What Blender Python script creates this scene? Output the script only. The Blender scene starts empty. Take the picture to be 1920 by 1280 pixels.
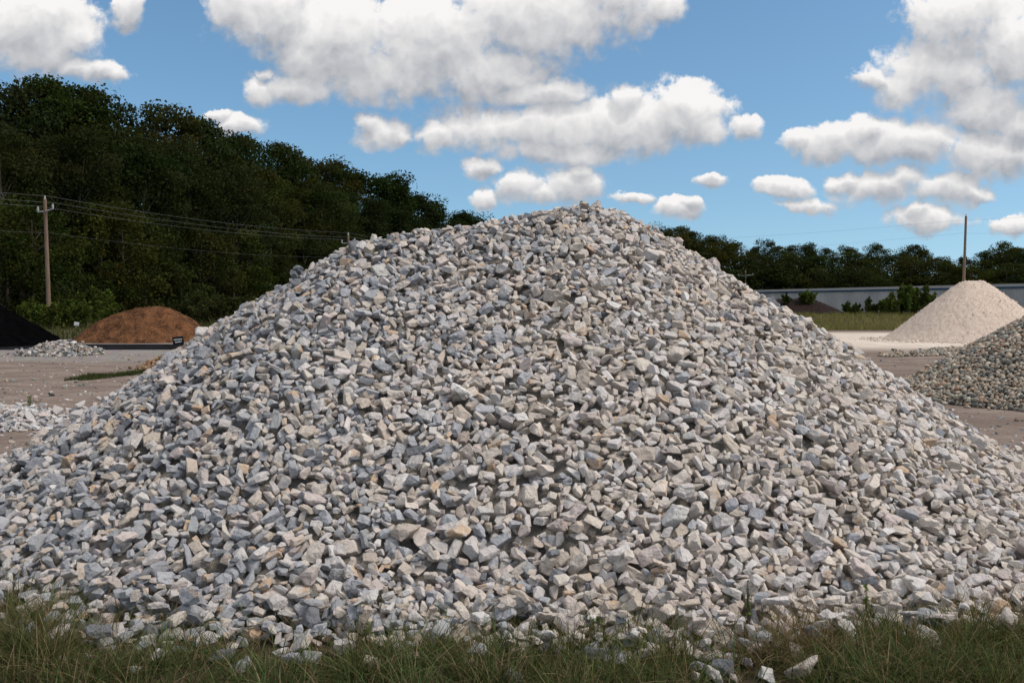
import bpy, bmesh, math, random
import numpy as np
from mathutils import Vector, Matrix, noise as mnoise

rng = np.random.default_rng(11)
random.seed(11)
SC = bpy.context.scene
COL = SC.collection

# ------------------------------------------------------------------ camera
F_PX, CX, CY, HORIZON, CAM_H = 1700.0, 960.0, 640.0, 578.0, 1.6
PITCH = math.atan((CY - HORIZON) / F_PX)
cam_data = bpy.data.cameras.new('camera')
cam_data.sensor_width = 36.0
cam_data.lens = 36.0 * F_PX / 1920.0
cam_data.clip_start = 0.05
cam_data.clip_end = 5000.0
cam = bpy.data.objects.new('camera', cam_data)
COL.objects.link(cam)
cam.location = (0, 0, CAM_H)
cam.rotation_euler = (math.pi / 2 - PITCH, 0, 0)
SC.camera = cam


def at(px, py, D):
    """world point at distance D (metres along +Y) seen at photo pixel (px, py)"""
    a, b = (px - CX) / F_PX, (CY - py) / F_PX
    c, s = math.cos(PITCH), math.sin(PITCH)
    t = D / (c + b * s)
    return Vector((a * t, D, CAM_H + t * (b * c - s)))


def ground_at(px, py):
    a, b = (px - CX) / F_PX, (CY - py) / F_PX
    c, s = math.cos(PITCH), math.sin(PITCH)
    t = CAM_H / (s - b * c)
    return Vector((a * t, t * (c + b * s), 0))


# ------------------------------------------------------------------ render settings, exposure
SC.render.engine = 'CYCLES'
SC.cycles.use_denoising = True
SC.cycles.max_bounces = 6
SC.cycles.diffuse_bounces = 3
SC.cycles.glossy_bounces = 2
SC.cycles.transmission_bounces = 3
SC.cycles.transparent_max_bounces = 4
SC.cycles.caustics_reflective = False
SC.cycles.caustics_refractive = False
SC.view_settings.view_transform = 'Standard'
SC.view_settings.look = 'None'
SC.view_settings.exposure = 1.2
SC.view_settings.gamma = 1.0
SC.view_settings.use_curve_mapping = False

# ------------------------------------------------------------------ sun and sky
SUN_ELEV, SUN_AZ = math.radians(50), math.radians(104)      # azimuth clockwise from +Y
sun_dir = Vector((math.cos(SUN_ELEV) * math.sin(SUN_AZ), math.cos(SUN_ELEV) * math.cos(SUN_AZ), math.sin(SUN_ELEV)))
sun_data = bpy.data.lights.new('sun', 'SUN')
sun_data.energy = 1.2
sun_data.angle = math.radians(22)
sun_data.color = (1.0, 0.90, 0.78)
sun = bpy.data.objects.new('sun', sun_data)
COL.objects.link(sun)
sun.rotation_euler = sun_dir.to_track_quat('Z', 'Y').to_euler()
sun.location = (20, 20, 60)

SKY_STRENGTH = 0.069
CLOUD_LIT, CLOUD_DARK = (0.41, 0.402, 0.396), (0.15, 0.16, 0.18)
world = bpy.data.worlds.new('World')
SC.world = world
world.use_nodes = True
world.cycles.sampling_method = 'MANUAL'
world.cycles.sample_map_resolution = 512


class NT:
    """small node-tree writer"""
    def __init__(self, tree):
        self.t = tree
        self.t.nodes.clear()

    def n(self, typ, **kw):
        nd = self.t.nodes.new(typ)
        for k, v in kw.items():
            setattr(nd, k, v)
        return nd

    def put(self, sock, v):
        if isinstance(v, bpy.types.NodeSocket):
            self.t.links.new(v, sock)
        elif v is not None:
            sock.default_value = v

    def math(self, op, a, b=None, c=None, clamp=False):
        nd = self.n('ShaderNodeMath', operation=op, use_clamp=clamp)
        self.put(nd.inputs[0], a); self.put(nd.inputs[1], b); self.put(nd.inputs[2], c)
        return nd.outputs[0]

    def vmath(self, op, a, b=None, out='Vector'):
        nd = self.n('ShaderNodeVectorMath', operation=op)
        self.put(nd.inputs[0], a)
        if op == 'SCALE':
            self.put(nd.inputs['Scale'], b)
        else:
            self.put(nd.inputs[1], b)
        return nd.outputs[out]

    def noise(self, vec, scale, detail=4, rough=0.55, out='Fac', distortion=0.0, dim='3D'):
        nd = self.n('ShaderNodeTexNoise', noise_dimensions=dim)
        self.put(nd.inputs['Vector'], vec)
        nd.inputs['Scale'].default_value = scale
        nd.inputs['Detail'].default_value = detail
        nd.inputs['Roughness'].default_value = rough
        nd.inputs['Distortion'].default_value = distortion
        return nd.outputs[out]

    def voronoi(self, vec, scale, out='Distance', feature='F1'):
        nd = self.n('ShaderNodeTexVoronoi', feature=feature)
        self.put(nd.inputs['Vector'], vec)
        nd.inputs['Scale'].default_value = scale
        return nd.outputs[out]

    def mix(self, f, a, b, mode='MIX'):
        nd = self.n('ShaderNodeMix', data_type='RGBA', blend_type=mode)
        nd.clamp_factor = True
        self.put(nd.inputs[0], f); self.put(nd.inputs[6], a); self.put(nd.inputs[7], b)
        return nd.outputs[2]

    def ramp(self, v, a, b, lo=0.0, hi=1.0, smooth=True):
        nd = self.n('ShaderNodeMapRange')
        nd.interpolation_type = 'SMOOTHSTEP' if smooth else 'LINEAR'
        self.put(nd.inputs[0], v)
        for i, x in zip((1, 2, 3, 4), (a, b, lo, hi)):
            self.put(nd.inputs[i], x)
        return nd.outputs[0]


# clouds of the photograph: centre and half axes, in photo pixels, turned into directions below
CLOUDS = [
    (500, 20, 120, 100), (640, 70, 170, 120), (820, 70, 220, 130), (1000, 20, 210, 120), (1150, -10, 120, 90),
    (700, 140, 190, 62), (900, 130, 180, 66),
    (890, 238, 110, 56), (1040, 238, 140, 66), (1180, 232, 140, 70), (1285, 212, 95, 66), (1060, 280, 150, 34),
    (716, 246, 66, 34), (902, 316, 38, 24), (1392, 236, 40, 28), (1065, 342, 80, 46), (972, 348, 48, 36), (905, 374, 36, 26),
    (1342, 338, 38, 14), (1278, 398, 56, 28), (492, 172, 44, 40, 0.16), (455, 236, 62, 28, 0.16),
    (40, 40, 140, 92), (70, 90, 120, 60), (238, 14, 46, 52, 0.16), (165, 136, 90, 28),
    (1800, 30, 130, 96), (1760, 130, 120, 80), (1690, 165, 80, 44), (1890, 90, 110, 130), (1850, 200, 110, 60),
    (1560, 262, 90, 44), (1690, 268, 150, 56), (1850, 276, 150, 60),
    (1640, 352, 96, 40), (1770, 352, 100, 38), (1478, 352, 62, 24), (1512, 382, 66, 20), (1740, 412, 84, 30), (1900, 418, 56, 24),
    (1185, 378, 50, 14),
    (560, 165, 90, 34), (1010, 175, 110, 40), (430, 8, 60, 60), (1225, 12, 60, 44), (1330, 236, 44, 40), (820, 250, 50, 34), (1170, 190, 40, 34),
    (690, 232, 36, 26), (748, 254, 34, 22), (1085, 318, 40, 26), (1010, 362, 60, 24), (1592, 342, 48, 22), (1700, 338, 40, 28), (1825, 360, 46, 22),
    (1500, 258, 40, 28), (1620, 246, 60, 34), (1720, 400, 36, 20), (1300, 388, 32, 20), (130, 70, 60, 60), (215, 142, 34, 18), (500, 140, 24, 20), (412, 218, 30, 16),
    (1640, 150, 44, 26), (1910, 230, 60, 50),
]


def cloud_group(name, shift):
    """how deep inside the cloud bank a direction lies (1 at a cloud's middle, 0 at its rim); shift moves each cloud down by that share of its height"""
    g = bpy.data.node_groups.new(name, 'ShaderNodeTree')
    g.interface.new_socket('P', in_out='INPUT', socket_type='NodeSocketVector')
    g.interface.new_socket('F', in_out='OUTPUT', socket_type='NodeSocketFloat')
    w = NT(g)
    gi, go = w.n('NodeGroupInput'), w.n('NodeGroupOutput')
    f = None
    for cx, cy, rx, ry, *thin in CLOUDS:
        if thin:
            rx, ry = rx * (1 - thin[0]), ry * (1 - thin[0])
        c = at(cx, cy, 1.0)
        u, v = c.x, c.z - CAM_H
        sx, sy = F_PX / rx, F_PX / ry
        nd = w.n('ShaderNodeVectorMath', operation='MULTIPLY_ADD')
        w.put(nd.inputs[0], gi.outputs[0]); w.put(nd.inputs[1], (sx, sy, 0)); w.put(nd.inputs[2], (-u * sx, -v * sy + shift, 0))
        d = w.vmath('DOT_PRODUCT', nd.outputs[0], nd.outputs[0], 'Value')
        f = d if f is None else w.math('MINIMUM', f, d)
    w.put(go.inputs[0], w.math('SUBTRACT', 1.0, w.math('MINIMUM', f, 3.0)))
    return g


def build_world():
    w = NT(world.node_tree)
    tc = w.n('ShaderNodeTexCoord')
    d = w.vmath('NORMALIZE', tc.outputs['Generated'])
    sep = w.n('ShaderNodeSeparateXYZ')
    w.put(sep.inputs[0], d)
    dx, dy, dz = sep.outputs
    sky = w.n('ShaderNodeTexSky')
    sky.sky_type = 'NISHITA'
    sky.sun_disc = False
    sky.sun_elevation = SUN_ELEV
    sky.sun_rotation = SUN_AZ
    sky.altitude = 100
    sky.air_density = 1.0
    sky.dust_density = 1.0
    sky.ozone_density = 1.2
    # clean upper air right down to the horizon: the sky is read a little above each direction
    lift = w.n('ShaderNodeCombineXYZ')
    w.put(lift.inputs[0], dx); w.put(lift.inputs[1], dy)
    w.put(lift.inputs[2], w.math('ADD', w.math('MULTIPLY', w.math('MAXIMUM', dz, 0.0), 0.92), 0.105))
    w.put(sky.inputs[0], w.vmath('NORMALIZE', lift.outputs[0]))
    hs = w.n('ShaderNodeHueSaturation')
    hs.inputs['Saturation'].default_value = 1.18
    w.put(hs.inputs['Color'], sky.outputs[0])
    skyc = w.vmath('SCALE', w.mix(1.0, hs.outputs[0], (0.98, 1.03, 0.94, 1), 'MULTIPLY'), SKY_STRENGTH)
    dyc = w.math('MAXIMUM', dy, 0.15)
    cmb = w.n('ShaderNodeCombineXYZ')
    w.put(cmb.inputs[0], w.math('DIVIDE', dx, dyc))
    w.put(cmb.inputs[1], w.math('DIVIDE', dz, dyc))
    p = cmb.outputs[0]

    def group(tree, vec):
        nd = w.n('ShaderNodeGroup')
        nd.node_tree = tree
        w.put(nd.inputs[0], vec)
        return nd.outputs[0]

    def background(mask, shade):
        mask = w.math('MULTIPLY', mask, w.ramp(dz, -0.01, 0.02))
        bg = w.n('ShaderNodeBackground')
        ccol = w.mix(shade, (*CLOUD_DARK, 1), (*CLOUD_LIT, 1))
        w.put(bg.inputs['Color'], w.mix(mask, skyc, ccol))
        bg.inputs['Strength'].default_value = 1.0
        return bg.outputs[0]

    def puffs(vec, scale):
        nd = w.n('ShaderNodeTexVoronoi', feature='F1', voronoi_dimensions='2D')
        w.put(nd.inputs['Vector'], vec)
        nd.inputs['Scale'].default_value = scale
        nd.inputs['Detail'].default_value = 2.0
        nd.inputs['Roughness'].default_value = 0.55
        nd.inputs['Lacunarity'].default_value = 2.3
        return w.math('SUBTRACT', 0.45, nd.outputs['Distance'])
    # the clouds in view: heaped puffs with ragged rims, lit from above, greyer at the flat base
    n1 = w.vmath('SUBTRACT', w.noise(p, 11, 2, 0.5, 'Color', dim='2D'), (0.5, 0.5, 0.5))
    n2 = w.vmath('SUBTRACT', w.noise(p, 48, 3, 0.6, 'Color', dim='2D'), (0.5, 0.5, 0.5))
    q = w.vmath('ADD', w.vmath('ADD', p, w.vmath('SCALE', n1, 0.026)), w.vmath('SCALE', n2, 0.012))
    b = group(cloud_group('cloud_shape', 0.0), q)
    dark = group(cloud_group('cloud_base', 0.55), q)
    pf = puffs(q, 21)
    pf2 = puffs(w.vmath('ADD', q, (0.005, 0.010, 0)), 21)
    fb = w.math('SUBTRACT', w.noise(p, 24, 6, 0.62, dim='2D'), 0.5)
    fb2 = w.math('SUBTRACT', w.noise(p, 75, 4, 0.6, dim='2D'), 0.5)
    edge = w.math('ADD', w.math('MULTIPLY', fb, 1.35), w.math('MULTIPLY', fb2, 0.85))
    fld = w.math('ADD', b, w.math('ADD', w.math('MULTIPLY', pf, 0.45), edge))
    up = w.ramp(w.math('SUBTRACT', b, dark), -0.45, 0.90, smooth=False)        # 1 on the crowns, 0 at the base
    lo_edge = w.math('MULTIPLY', w.math('SUBTRACT', 1.0, up), 0.40)
    mask = w.ramp(fld, w.math('SUBTRACT', -0.16, w.math('MULTIPLY', lo_edge, 0.5)), w.math('ADD', 0.30, lo_edge))
    sh = w.math('ADD', w.math('MULTIPLY', w.math('POWER', up, 1.25), 1.2), w.math('MULTIPLY', w.math('SUBTRACT', pf, pf2), 0.32))
    sh = w.math('ADD', sh, w.math('MULTIPLY', fb, 0.22))
    sh = w.math('ADD', w.math('SUBTRACT', sh, w.math('MULTIPLY', w.ramp(fld, 0.5, 1.5), 0.20)), 0.15, clamp=True)
    seen = background(mask, sh)
    # everywhere else the same broken cumulus, from noise alone
    cz = w.math('ADD', w.math('MAXIMUM', dz, 0.0), 0.22)
    c2 = w.n('ShaderNodeCombineXYZ')
    w.put(c2.inputs[0], w.math('DIVIDE', dx, cz)); w.put(c2.inputs[1], w.math('DIVIDE', dy, cz))
    g0 = w.math('MULTIPLY', w.math('SUBTRACT', w.noise(c2.outputs[0], 1.6, 4, 0.58, dim='2D'), 0.45), 4.0)
    around = background(w.ramp(g0, -0.1, 0.4), w.ramp(g0, -0.2, 1.4, 1.0, 0.55))
    mx = w.n('ShaderNodeMixShader')
    w.put(mx.inputs[0], w.ramp(dy, 0.74, 0.80)); w.put(mx.inputs[1], around); w.put(mx.inputs[2], seen)
    out = w.n('ShaderNodeOutputWorld')
    w.put(out.inputs['Surface'], mx.outputs[0])


build_world()


# ------------------------------------------------------------------ helpers: objects and materials
def tag(o, label=None, category=None, group=None, kind=None):
    for k, v in (('label', label), ('category', category), ('group', group), ('kind', kind)):
        if v:
            o[k] = v
    return o


def empty(name, loc=(0, 0, 0)):
    o = bpy.data.objects.new(name, None)
    COL.objects.link(o)
    o.location = loc
    o.empty_display_size = 0.2
    return o


def mesh_obj(name, me, mat=None, parent=None, loc=(0, 0, 0)):
    o = bpy.data.objects.new(name, me)
    COL.objects.link(o)
    o.location = loc
    if mat and not me.materials:
        me.materials.append(mat)
    if parent:
        o.parent = parent
    return o


def np_mesh(name, V, faces, colors=None, attr='tint', smooth=False):
    """mesh from arrays; faces: (n,k) int array"""
    me = bpy.data.meshes.new(name)
    V = np.asarray(V, dtype=np.float32)
    Fa = np.asarray(faces, dtype=np.int32)
    n, k = Fa.shape
    me.vertices.add(len(V))
    me.vertices.foreach_set('co', V.ravel())
    me.loops.add(n * k)
    me.loops.foreach_set('vertex_index', Fa.ravel())
    me.polygons.add(n)
    me.polygons.foreach_set('loop_start', np.arange(0, n * k, k, dtype=np.int32))
    me.polygons.foreach_set('loop_total', np.full(n, k, dtype=np.int32))
    me.polygons.foreach_set('use_smooth', np.full(n, smooth, dtype=bool))
    me.update(calc_edges=True)
    if colors is not None:
        a = me.color_attributes.new(attr, 'FLOAT_COLOR', 'POINT')
        C = np.ones((len(V), 4), dtype=np.float32)
        colors = np.asarray(colors, dtype=np.float32)
        C[:, :colors.shape[1]] = colors
        a.data.foreach_set('color', C.ravel())
    return me


def new_mat(name):
    m = bpy.data.materials.new(name)
    m.use_nodes = True
    w = NT(m.node_tree)
    out = w.n('ShaderNodeOutputMaterial')
    return m, w, out


def principled(w, out, color, rough=0.9, bump=None, bump_dist=0.01, bump_strength=1.0, spec=0.25, metallic=0.0):
    b = w.n('ShaderNodeBsdfPrincipled')
    w.put(b.inputs['Base Color'], color)
    w.put(b.inputs['Roughness'], rough)
    b.inputs['Specular IOR Level'].default_value = spec
    b.inputs['Metallic'].default_value = metallic
    if bump is not None:
        bn = w.n('ShaderNodeBump')
        bn.inputs['Distance'].default_value = bump_dist
        bn.inputs['Strength'].default_value = bump_strength
        w.put(bn.inputs['Height'], bump)
        w.put(b.inputs['Normal'], bn.outputs[0])
    w.put(out.inputs['Surface'], b.outputs[0])
    return b


def attr_node(w, name):
    a = w.n('ShaderNodeAttribute')
    a.attribute_name = name
    return a


def position(w):
    return w.n('ShaderNodeNewGeometry').outputs['Position']


def mat_stone(name, scale=1.0, stain=True, rough=0.88):
    m, w, out = new_mat(name)
    pos = position(w)
    a = attr_node(w, 'tint')
    big = w.noise(pos, 14 * scale, 3, 0.55)
    fine = w.noise(pos, 70 * scale, 4, 0.65)
    col = w.mix(w.math('MULTIPLY', w.ramp(big, 0.35, 0.7), 0.45), a.outputs['Color'], w.mix(1.0, a.outputs['Color'], (0.74, 0.75, 0.77, 1), 'MULTIPLY'))
    col = w.mix(w.math('MULTIPLY', w.ramp(fine, 0.45, 0.75), 0.35), col, w.mix(1.0, col, (0.62, 0.6, 0.58, 1), 'MULTIPLY'))
    if stain:
        vv = w.vmath('MULTIPLY', pos, (1, 1, 3.5))
        vein = w.math('ABSOLUTE', w.math('SUBTRACT', w.noise(vv, 9 * scale, 3, 0.6, distortion=0.6), 0.5))
        col = w.mix(w.ramp(vein, 0.0, 0.018, 0.4, 0.0), col, w.mix(1.0, col, (0.55, 0.53, 0.52, 1), 'MULTIPLY'))
        st = w.noise(w.vmath('ADD', pos, (7.3, 2.1, 5.5)), 10 * scale, 4, 0.6)
        thr = w.math('SUBTRACT', 0.72, w.math('MULTIPLY', a.outputs['Alpha'], 0.36))
        smask = w.ramp(st, thr, w.math('ADD', thr, 0.10))
        scol = w.mix(w.noise(pos, 40 * scale, 2), (0.46, 0.29, 0.17, 1), (0.55, 0.42, 0.30, 1))
        col = w.mix(w.math('MULTIPLY', smask, 0.8), col, scol)
    bmp = w.math('ADD', w.math('MULTIPLY', w.noise(pos, 26 * scale, 5, 0.65), 1.0), w.math('MULTIPLY', fine, 0.25))
    principled(w, out, col, rough, bmp, 0.022 / scale, 0.9, 0.2)
    return m


def mat_simple(name, c1, c2, scale, rough=0.9, bump=0.0, detail=5, spec=0.2, metallic=0.0, stretch=(1, 1, 1), obj=False):
    m, w, out = new_mat(name)
    pos = w.n('ShaderNodeTexCoord').outputs['Object'] if obj else position(w)
    pos = w.vmath('MULTIPLY', pos, stretch)
    nz = w.noise(pos, scale, detail, 0.65)
    nf = w.noise(pos, scale * 6.3, 3, 0.6)
    f = w.ramp(w.math('ADD', w.math('MULTIPLY', nz, 0.6), w.math('MULTIPLY', nf, 0.4)), 0.34, 0.66)
    col = w.mix(f, (*c1, 1), (*c2, 1))
    principled(w, out, col, rough, nf if bump else None, bump, 1.0, spec, metallic)
    return m


def mat_leaf(name, translucent=0.3):
    m, w, out = new_mat(name)
    a = attr_node(w, 'tint')
    oi = w.n('ShaderNodeObjectInfo')
    col = w.mix(1.0, a.outputs['Color'], oi.outputs['Color'], 'MULTIPLY')
    d = w.n('ShaderNodeBsdfDiffuse')
    w.put(d.inputs['Color'], col)
    t = w.n('ShaderNodeBsdfTranslucent')
    w.put(t.inputs['Color'], w.mix(1.0, col, (1.2, 1.25, 0.6, 1), 'MULTIPLY'))
    mx = w.n('ShaderNodeMixShader')
    mx.inputs[0].default_value = translucent
    w.put(mx.inputs[1], d.outputs[0]); w.put(mx.inputs[2], t.outputs[0])
    w.put(out.inputs['Surface'], mx.outputs[0])
    return m


M_STONE = mat_stone('quarried_stone')
M_COBBLE = mat_stone('river_stone', 0.9, stain=False, rough=0.8)
M_PEBBLE = mat_stone('fine_crushed_stone', 0.6, stain=False)
M_LEAF = mat_leaf('leaf')
M_GRASS = mat_leaf('grass_blade', 0.25)
M_BARK = mat_simple('bark', (0.05, 0.04, 0.032), (0.11, 0.09, 0.07), 1.6, bump=0.03, stretch=(3, 3, 0.6))
M_POLE = mat_simple('weathered_pole_wood', (0.13, 0.085, 0.06), (0.22, 0.16, 0.12), 2.2, stretch=(6, 6, 0.5))
M_GALV = mat_simple('galvanised_steel', (0.30, 0.31, 0.32), (0.42, 0.43, 0.44), 3, 0.55, spec=0.4)
M_WIRE = mat_simple('aluminium_wire', (0.10, 0.10, 0.105), (0.14, 0.14, 0.14), 3, 0.5, spec=0.4)
M_MULCH = mat_simple('brown_mulch', (0.030, 0.012, 0.005), (0.22, 0.098, 0.042), 2.4, bump=0.10)
M_MULCH_RED = mat_simple('dark_red_mulch', (0.009, 0.005, 0.004), (0.028, 0.014, 0.011), 2.5, bump=0.10)
M_MULCH_BLACK = mat_simple('black_mulch', (0.0015, 0.0015, 0.0018), (0.004, 0.004, 0.0045), 3, 1.0, bump=0.08, spec=0.0)
M_LIME = mat_simple('crushed_limestone', (0.62, 0.50, 0.415), (0.80, 0.665, 0.565), 7.0, bump=0.06)
M_CORE = mat_simple('stone_dust', (0.24, 0.22, 0.195), (0.40, 0.365, 0.32), 16, bump=0.03)
M_BROWN_GRAVEL = mat_simple('brown_pea_gravel', (0.16, 0.10, 0.06), (0.33, 0.23, 0.16), 14, bump=0.05)
M_ASPHALT = mat_simple('asphalt', (0.008, 0.008, 0.010), (0.022, 0.022, 0.025), 1.2, 1.0, spec=0.0)
M_SIGN_BLACK = mat_simple('black_sign_board', (0.008, 0.010, 0.010), (0.014, 0.016, 0.016), 5, 0.5)
M_SIGN_WHITE = mat_simple('white_paint', (0.70, 0.70, 0.70), (0.8, 0.8, 0.8), 9, 0.6)


# ------------------------------------------------------------------ ground
def mat_ground():
    m, w, out = new_mat('yard_ground')
    pos = position(w)
    sep = w.n('ShaderNodeSeparateXYZ')
    w.put(sep.inputs[0], pos)
    X, Y, _ = sep.outputs
    n_big = w.noise(pos, 0.22, 5, 0.6)
    n_mid = w.noise(w.vmath('MULTIPLY', pos, (0.75, 1.0, 1)), 0.9, 6, 0.68)
    n_fine = w.noise(pos, 14, 4, 0.7)
    peb = w.voronoi(pos, 16, 'Color')
    dirt = w.mix(w.ramp(n_mid, 0.3, 0.7), (0.172, 0.134, 0.114, 1), (0.280, 0.226, 0.194, 1))
    dirt = w.mix(w.math('MULTIPLY', w.ramp(n_fine, 0.35, 0.75), 0.55), dirt, w.mix(1.0, dirt, (0.55, 0.55, 0.56, 1), 'MULTIPLY'))
    # paired wheel tracks of the loaders
    lane = w.math('ADD', w.math('SUBTRACT', Y, w.math('MULTIPLY', X, 0.22)), w.math('MULTIPLY', n_big, 5.0))
    cyc = w.math('ABSOLUTE', w.math('SUBTRACT', w.math('MODULO', w.math('ADD', lane, 100.0), 6.1), 3.0))
    rut = w.ramp(w.math('ABSOLUTE', w.math('SUBTRACT', cyc, 0.85)), 0.12, 0.34, 1.0, 0.0)
    rut = w.math('MULTIPLY', rut, w.ramp(n_mid, 0.35, 0.6))
    dirt = w.mix(w.math('MULTIPLY', rut, 0.42), dirt, w.mix(1.0, dirt, (0.60, 0.58, 0.56, 1), 'MULTIPLY'))
    grav = w.mix(0.45, (0.24, 0.23, 0.22, 1), w.mix(1.0, (0.48, 0.46, 0.44, 1), peb, 'MULTIPLY'))
    # grey gravel in the yard behind, left of the pile
    gm = w.math('MULTIPLY', w.ramp(w.math('ADD', Y, w.math('MULTIPLY', n_big, 7.0)), 29.0, 33.0), w.ramp(X, -4.0, -8.0))
    wj = w.math('ADD', w.math('MULTIPLY', n_mid, 0.9), 0.25)
    col = w.mix(w.math('MULTIPLY', gm, wj), dirt, grav)
    # pale limestone dust round the limestone heap
    dd = w.vmath('LENGTH', w.vmath('MULTIPLY', w.vmath('SUBTRACT', pos, (21.5, 47.5, 0)), (1 / 19.0, 1 / 12.5, 0)), None, 'Value')
    dd = w.math('ADD', dd, w.math('MULTIPLY', w.math('SUBTRACT', n_mid, 0.5), 0.5))
    lime = w.mix(w.ramp(n_mid, 0.35, 0.65), (0.48, 0.41, 0.345, 1), (0.66, 0.585, 0.51, 1))
    col = w.mix(w.ramp(dd, 0.72, 1.30, 1.0, 0.0), col, lime)
    # dark soil under the grass in front
    soil = w.mix(n_fine, (0.035, 0.027, 0.020, 1), (0.085, 0.065, 0.047, 1))
    col = w.mix(w.ramp(w.math('ADD', Y, w.math('MULTIPLY', n_big, 1.5)), 6.2, 7.5, 1.0, 0.0), col, soil)
    # rough ground beyond the yard
    far = w.mix(n_mid, (0.040, 0.042, 0.018, 1), (0.075, 0.070, 0.032, 1))
    col = w.mix(w.ramp(w.math('ADD', Y, w.math('MULTIPLY', n_big, 6.0)), 66.0, 72.0), col, far)
    bmp = w.math('ADD', w.math('MULTIPLY', n_fine, 0.3), w.math('SUBTRACT', n_mid, w.math('MULTIPLY', rut, 0.4)))
    principled(w, out, col, 1.0, bmp, 0.06, 0.7, 0.0)
    return m


def build_ground():
    xs = np.concatenate([[-3000, -800, -250], np.arange(-100, 101, 5), [250, 800, 3000]]).astype(float)
    ys = np.concatenate([[-600, -100], np.arange(-10, 131, 5), [200, 500, 1200, 4000]]).astype(float)
    X, Y = np.meshgrid(xs, ys)
    V = np.stack([X.ravel(), Y.ravel(), np.zeros(X.size)], 1)
    nx = len(xs)
    i = np.arange((len(ys) - 1) * (nx - 1))
    r, c = i // (nx - 1), i % (nx - 1)
    b = r * nx + c
    o = mesh_obj('ground', np_mesh('ground', V, np.stack([b, b + 1, b + nx + 1, b + nx], 1)), mat_ground())
    tag(o, kind='structure')


build_ground()


# ------------------------------------------------------------------ height fields for heaps
def fbm_grid(X, Y, scale, octaves=4, seed=0.0, rough=0.5):
    Z = np.zeros_like(X)
    amp, s, tot = 1.0, scale, 0.0
    for o in range(octaves):
        Z += amp * value_noise(X * s + seed + o * 17.3, Y * s - seed + o * 9.1)
        tot += amp
        amp *= rough
        s *= 2.03
    return Z / tot


_PERM = np.random.default_rng(5).random((256, 256))


def value_noise(x, y):
    xi, yi = np.floor(x).astype(int), np.floor(y).astype(int)
    fx, fy = x - xi, y - yi
    fx, fy = fx * fx * (3 - 2 * fx), fy * fy * (3 - 2 * fy)
    p = lambda a, b: _PERM[a % 256, b % 256]
    v = (p(xi, yi) * (1 - fx) + p(xi + 1, yi) * fx) * (1 - fy) + (p(xi, yi + 1) * (1 - fx) + p(xi + 1, yi + 1) * fx) * fy
    return v - 0.5


def grid_mesh(name, X, Y, Z, keep, smooth=True):
    ny, nx = X.shape
    V = np.stack([X.ravel(), Y.ravel(), Z.ravel()], 1)
    i = np.arange((ny - 1) * (nx - 1))
    r, c = i // (nx - 1), i % (nx - 1)
    b = r * nx + c
    Fq = np.stack([b, b + 1, b + nx + 1, b + nx], 1)
    k = keep.ravel()
    Fq = Fq[k[Fq].any(1)]
    used = np.unique(Fq)
    remap = np.full(len(V), -1)
    remap[used] = np.arange(len(used))
    return np_mesh(name, V[used], remap[Fq], smooth=smooth)


def cone_ridge(X, Y, pts, slope, cap=0.12):
    """highest of cones whose tips run along a polyline of (x, y, z); tips a little rounded"""
    Z = np.full(X.shape, -9.0)
    for (x0, y0, z0), (x1, y1, z1) in zip(pts[:-1], pts[1:]):
        L = max(2, int(math.hypot(x1 - x0, y1 - y0) / 0.12))
        for t in np.linspace(0, 1, L):
            x, y, z = x0 + (x1 - x0) * t, y0 + (y1 - y0) * t, z0 + (z1 - z0) * t
            d = np.sqrt((X - x) ** 2 + (Y - y) ** 2 + cap * cap) - cap
            Z = np.maximum(Z, z - slope * d)
    return Z


# ------------------------------------------------------------------ stone shapes
def tri_arrays(bm):
    bm.verts.ensure_lookup_table()
    V = np.array([v.co[:] for v in bm.verts])
    T = []
    for f in bm.faces:
        ids = [v.index for v in f.verts]
        for i in range(1, len(ids) - 1):
            T.append((ids[0], ids[i], ids[i + 1]))
    return V, np.array(T, dtype=np.int32)


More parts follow.
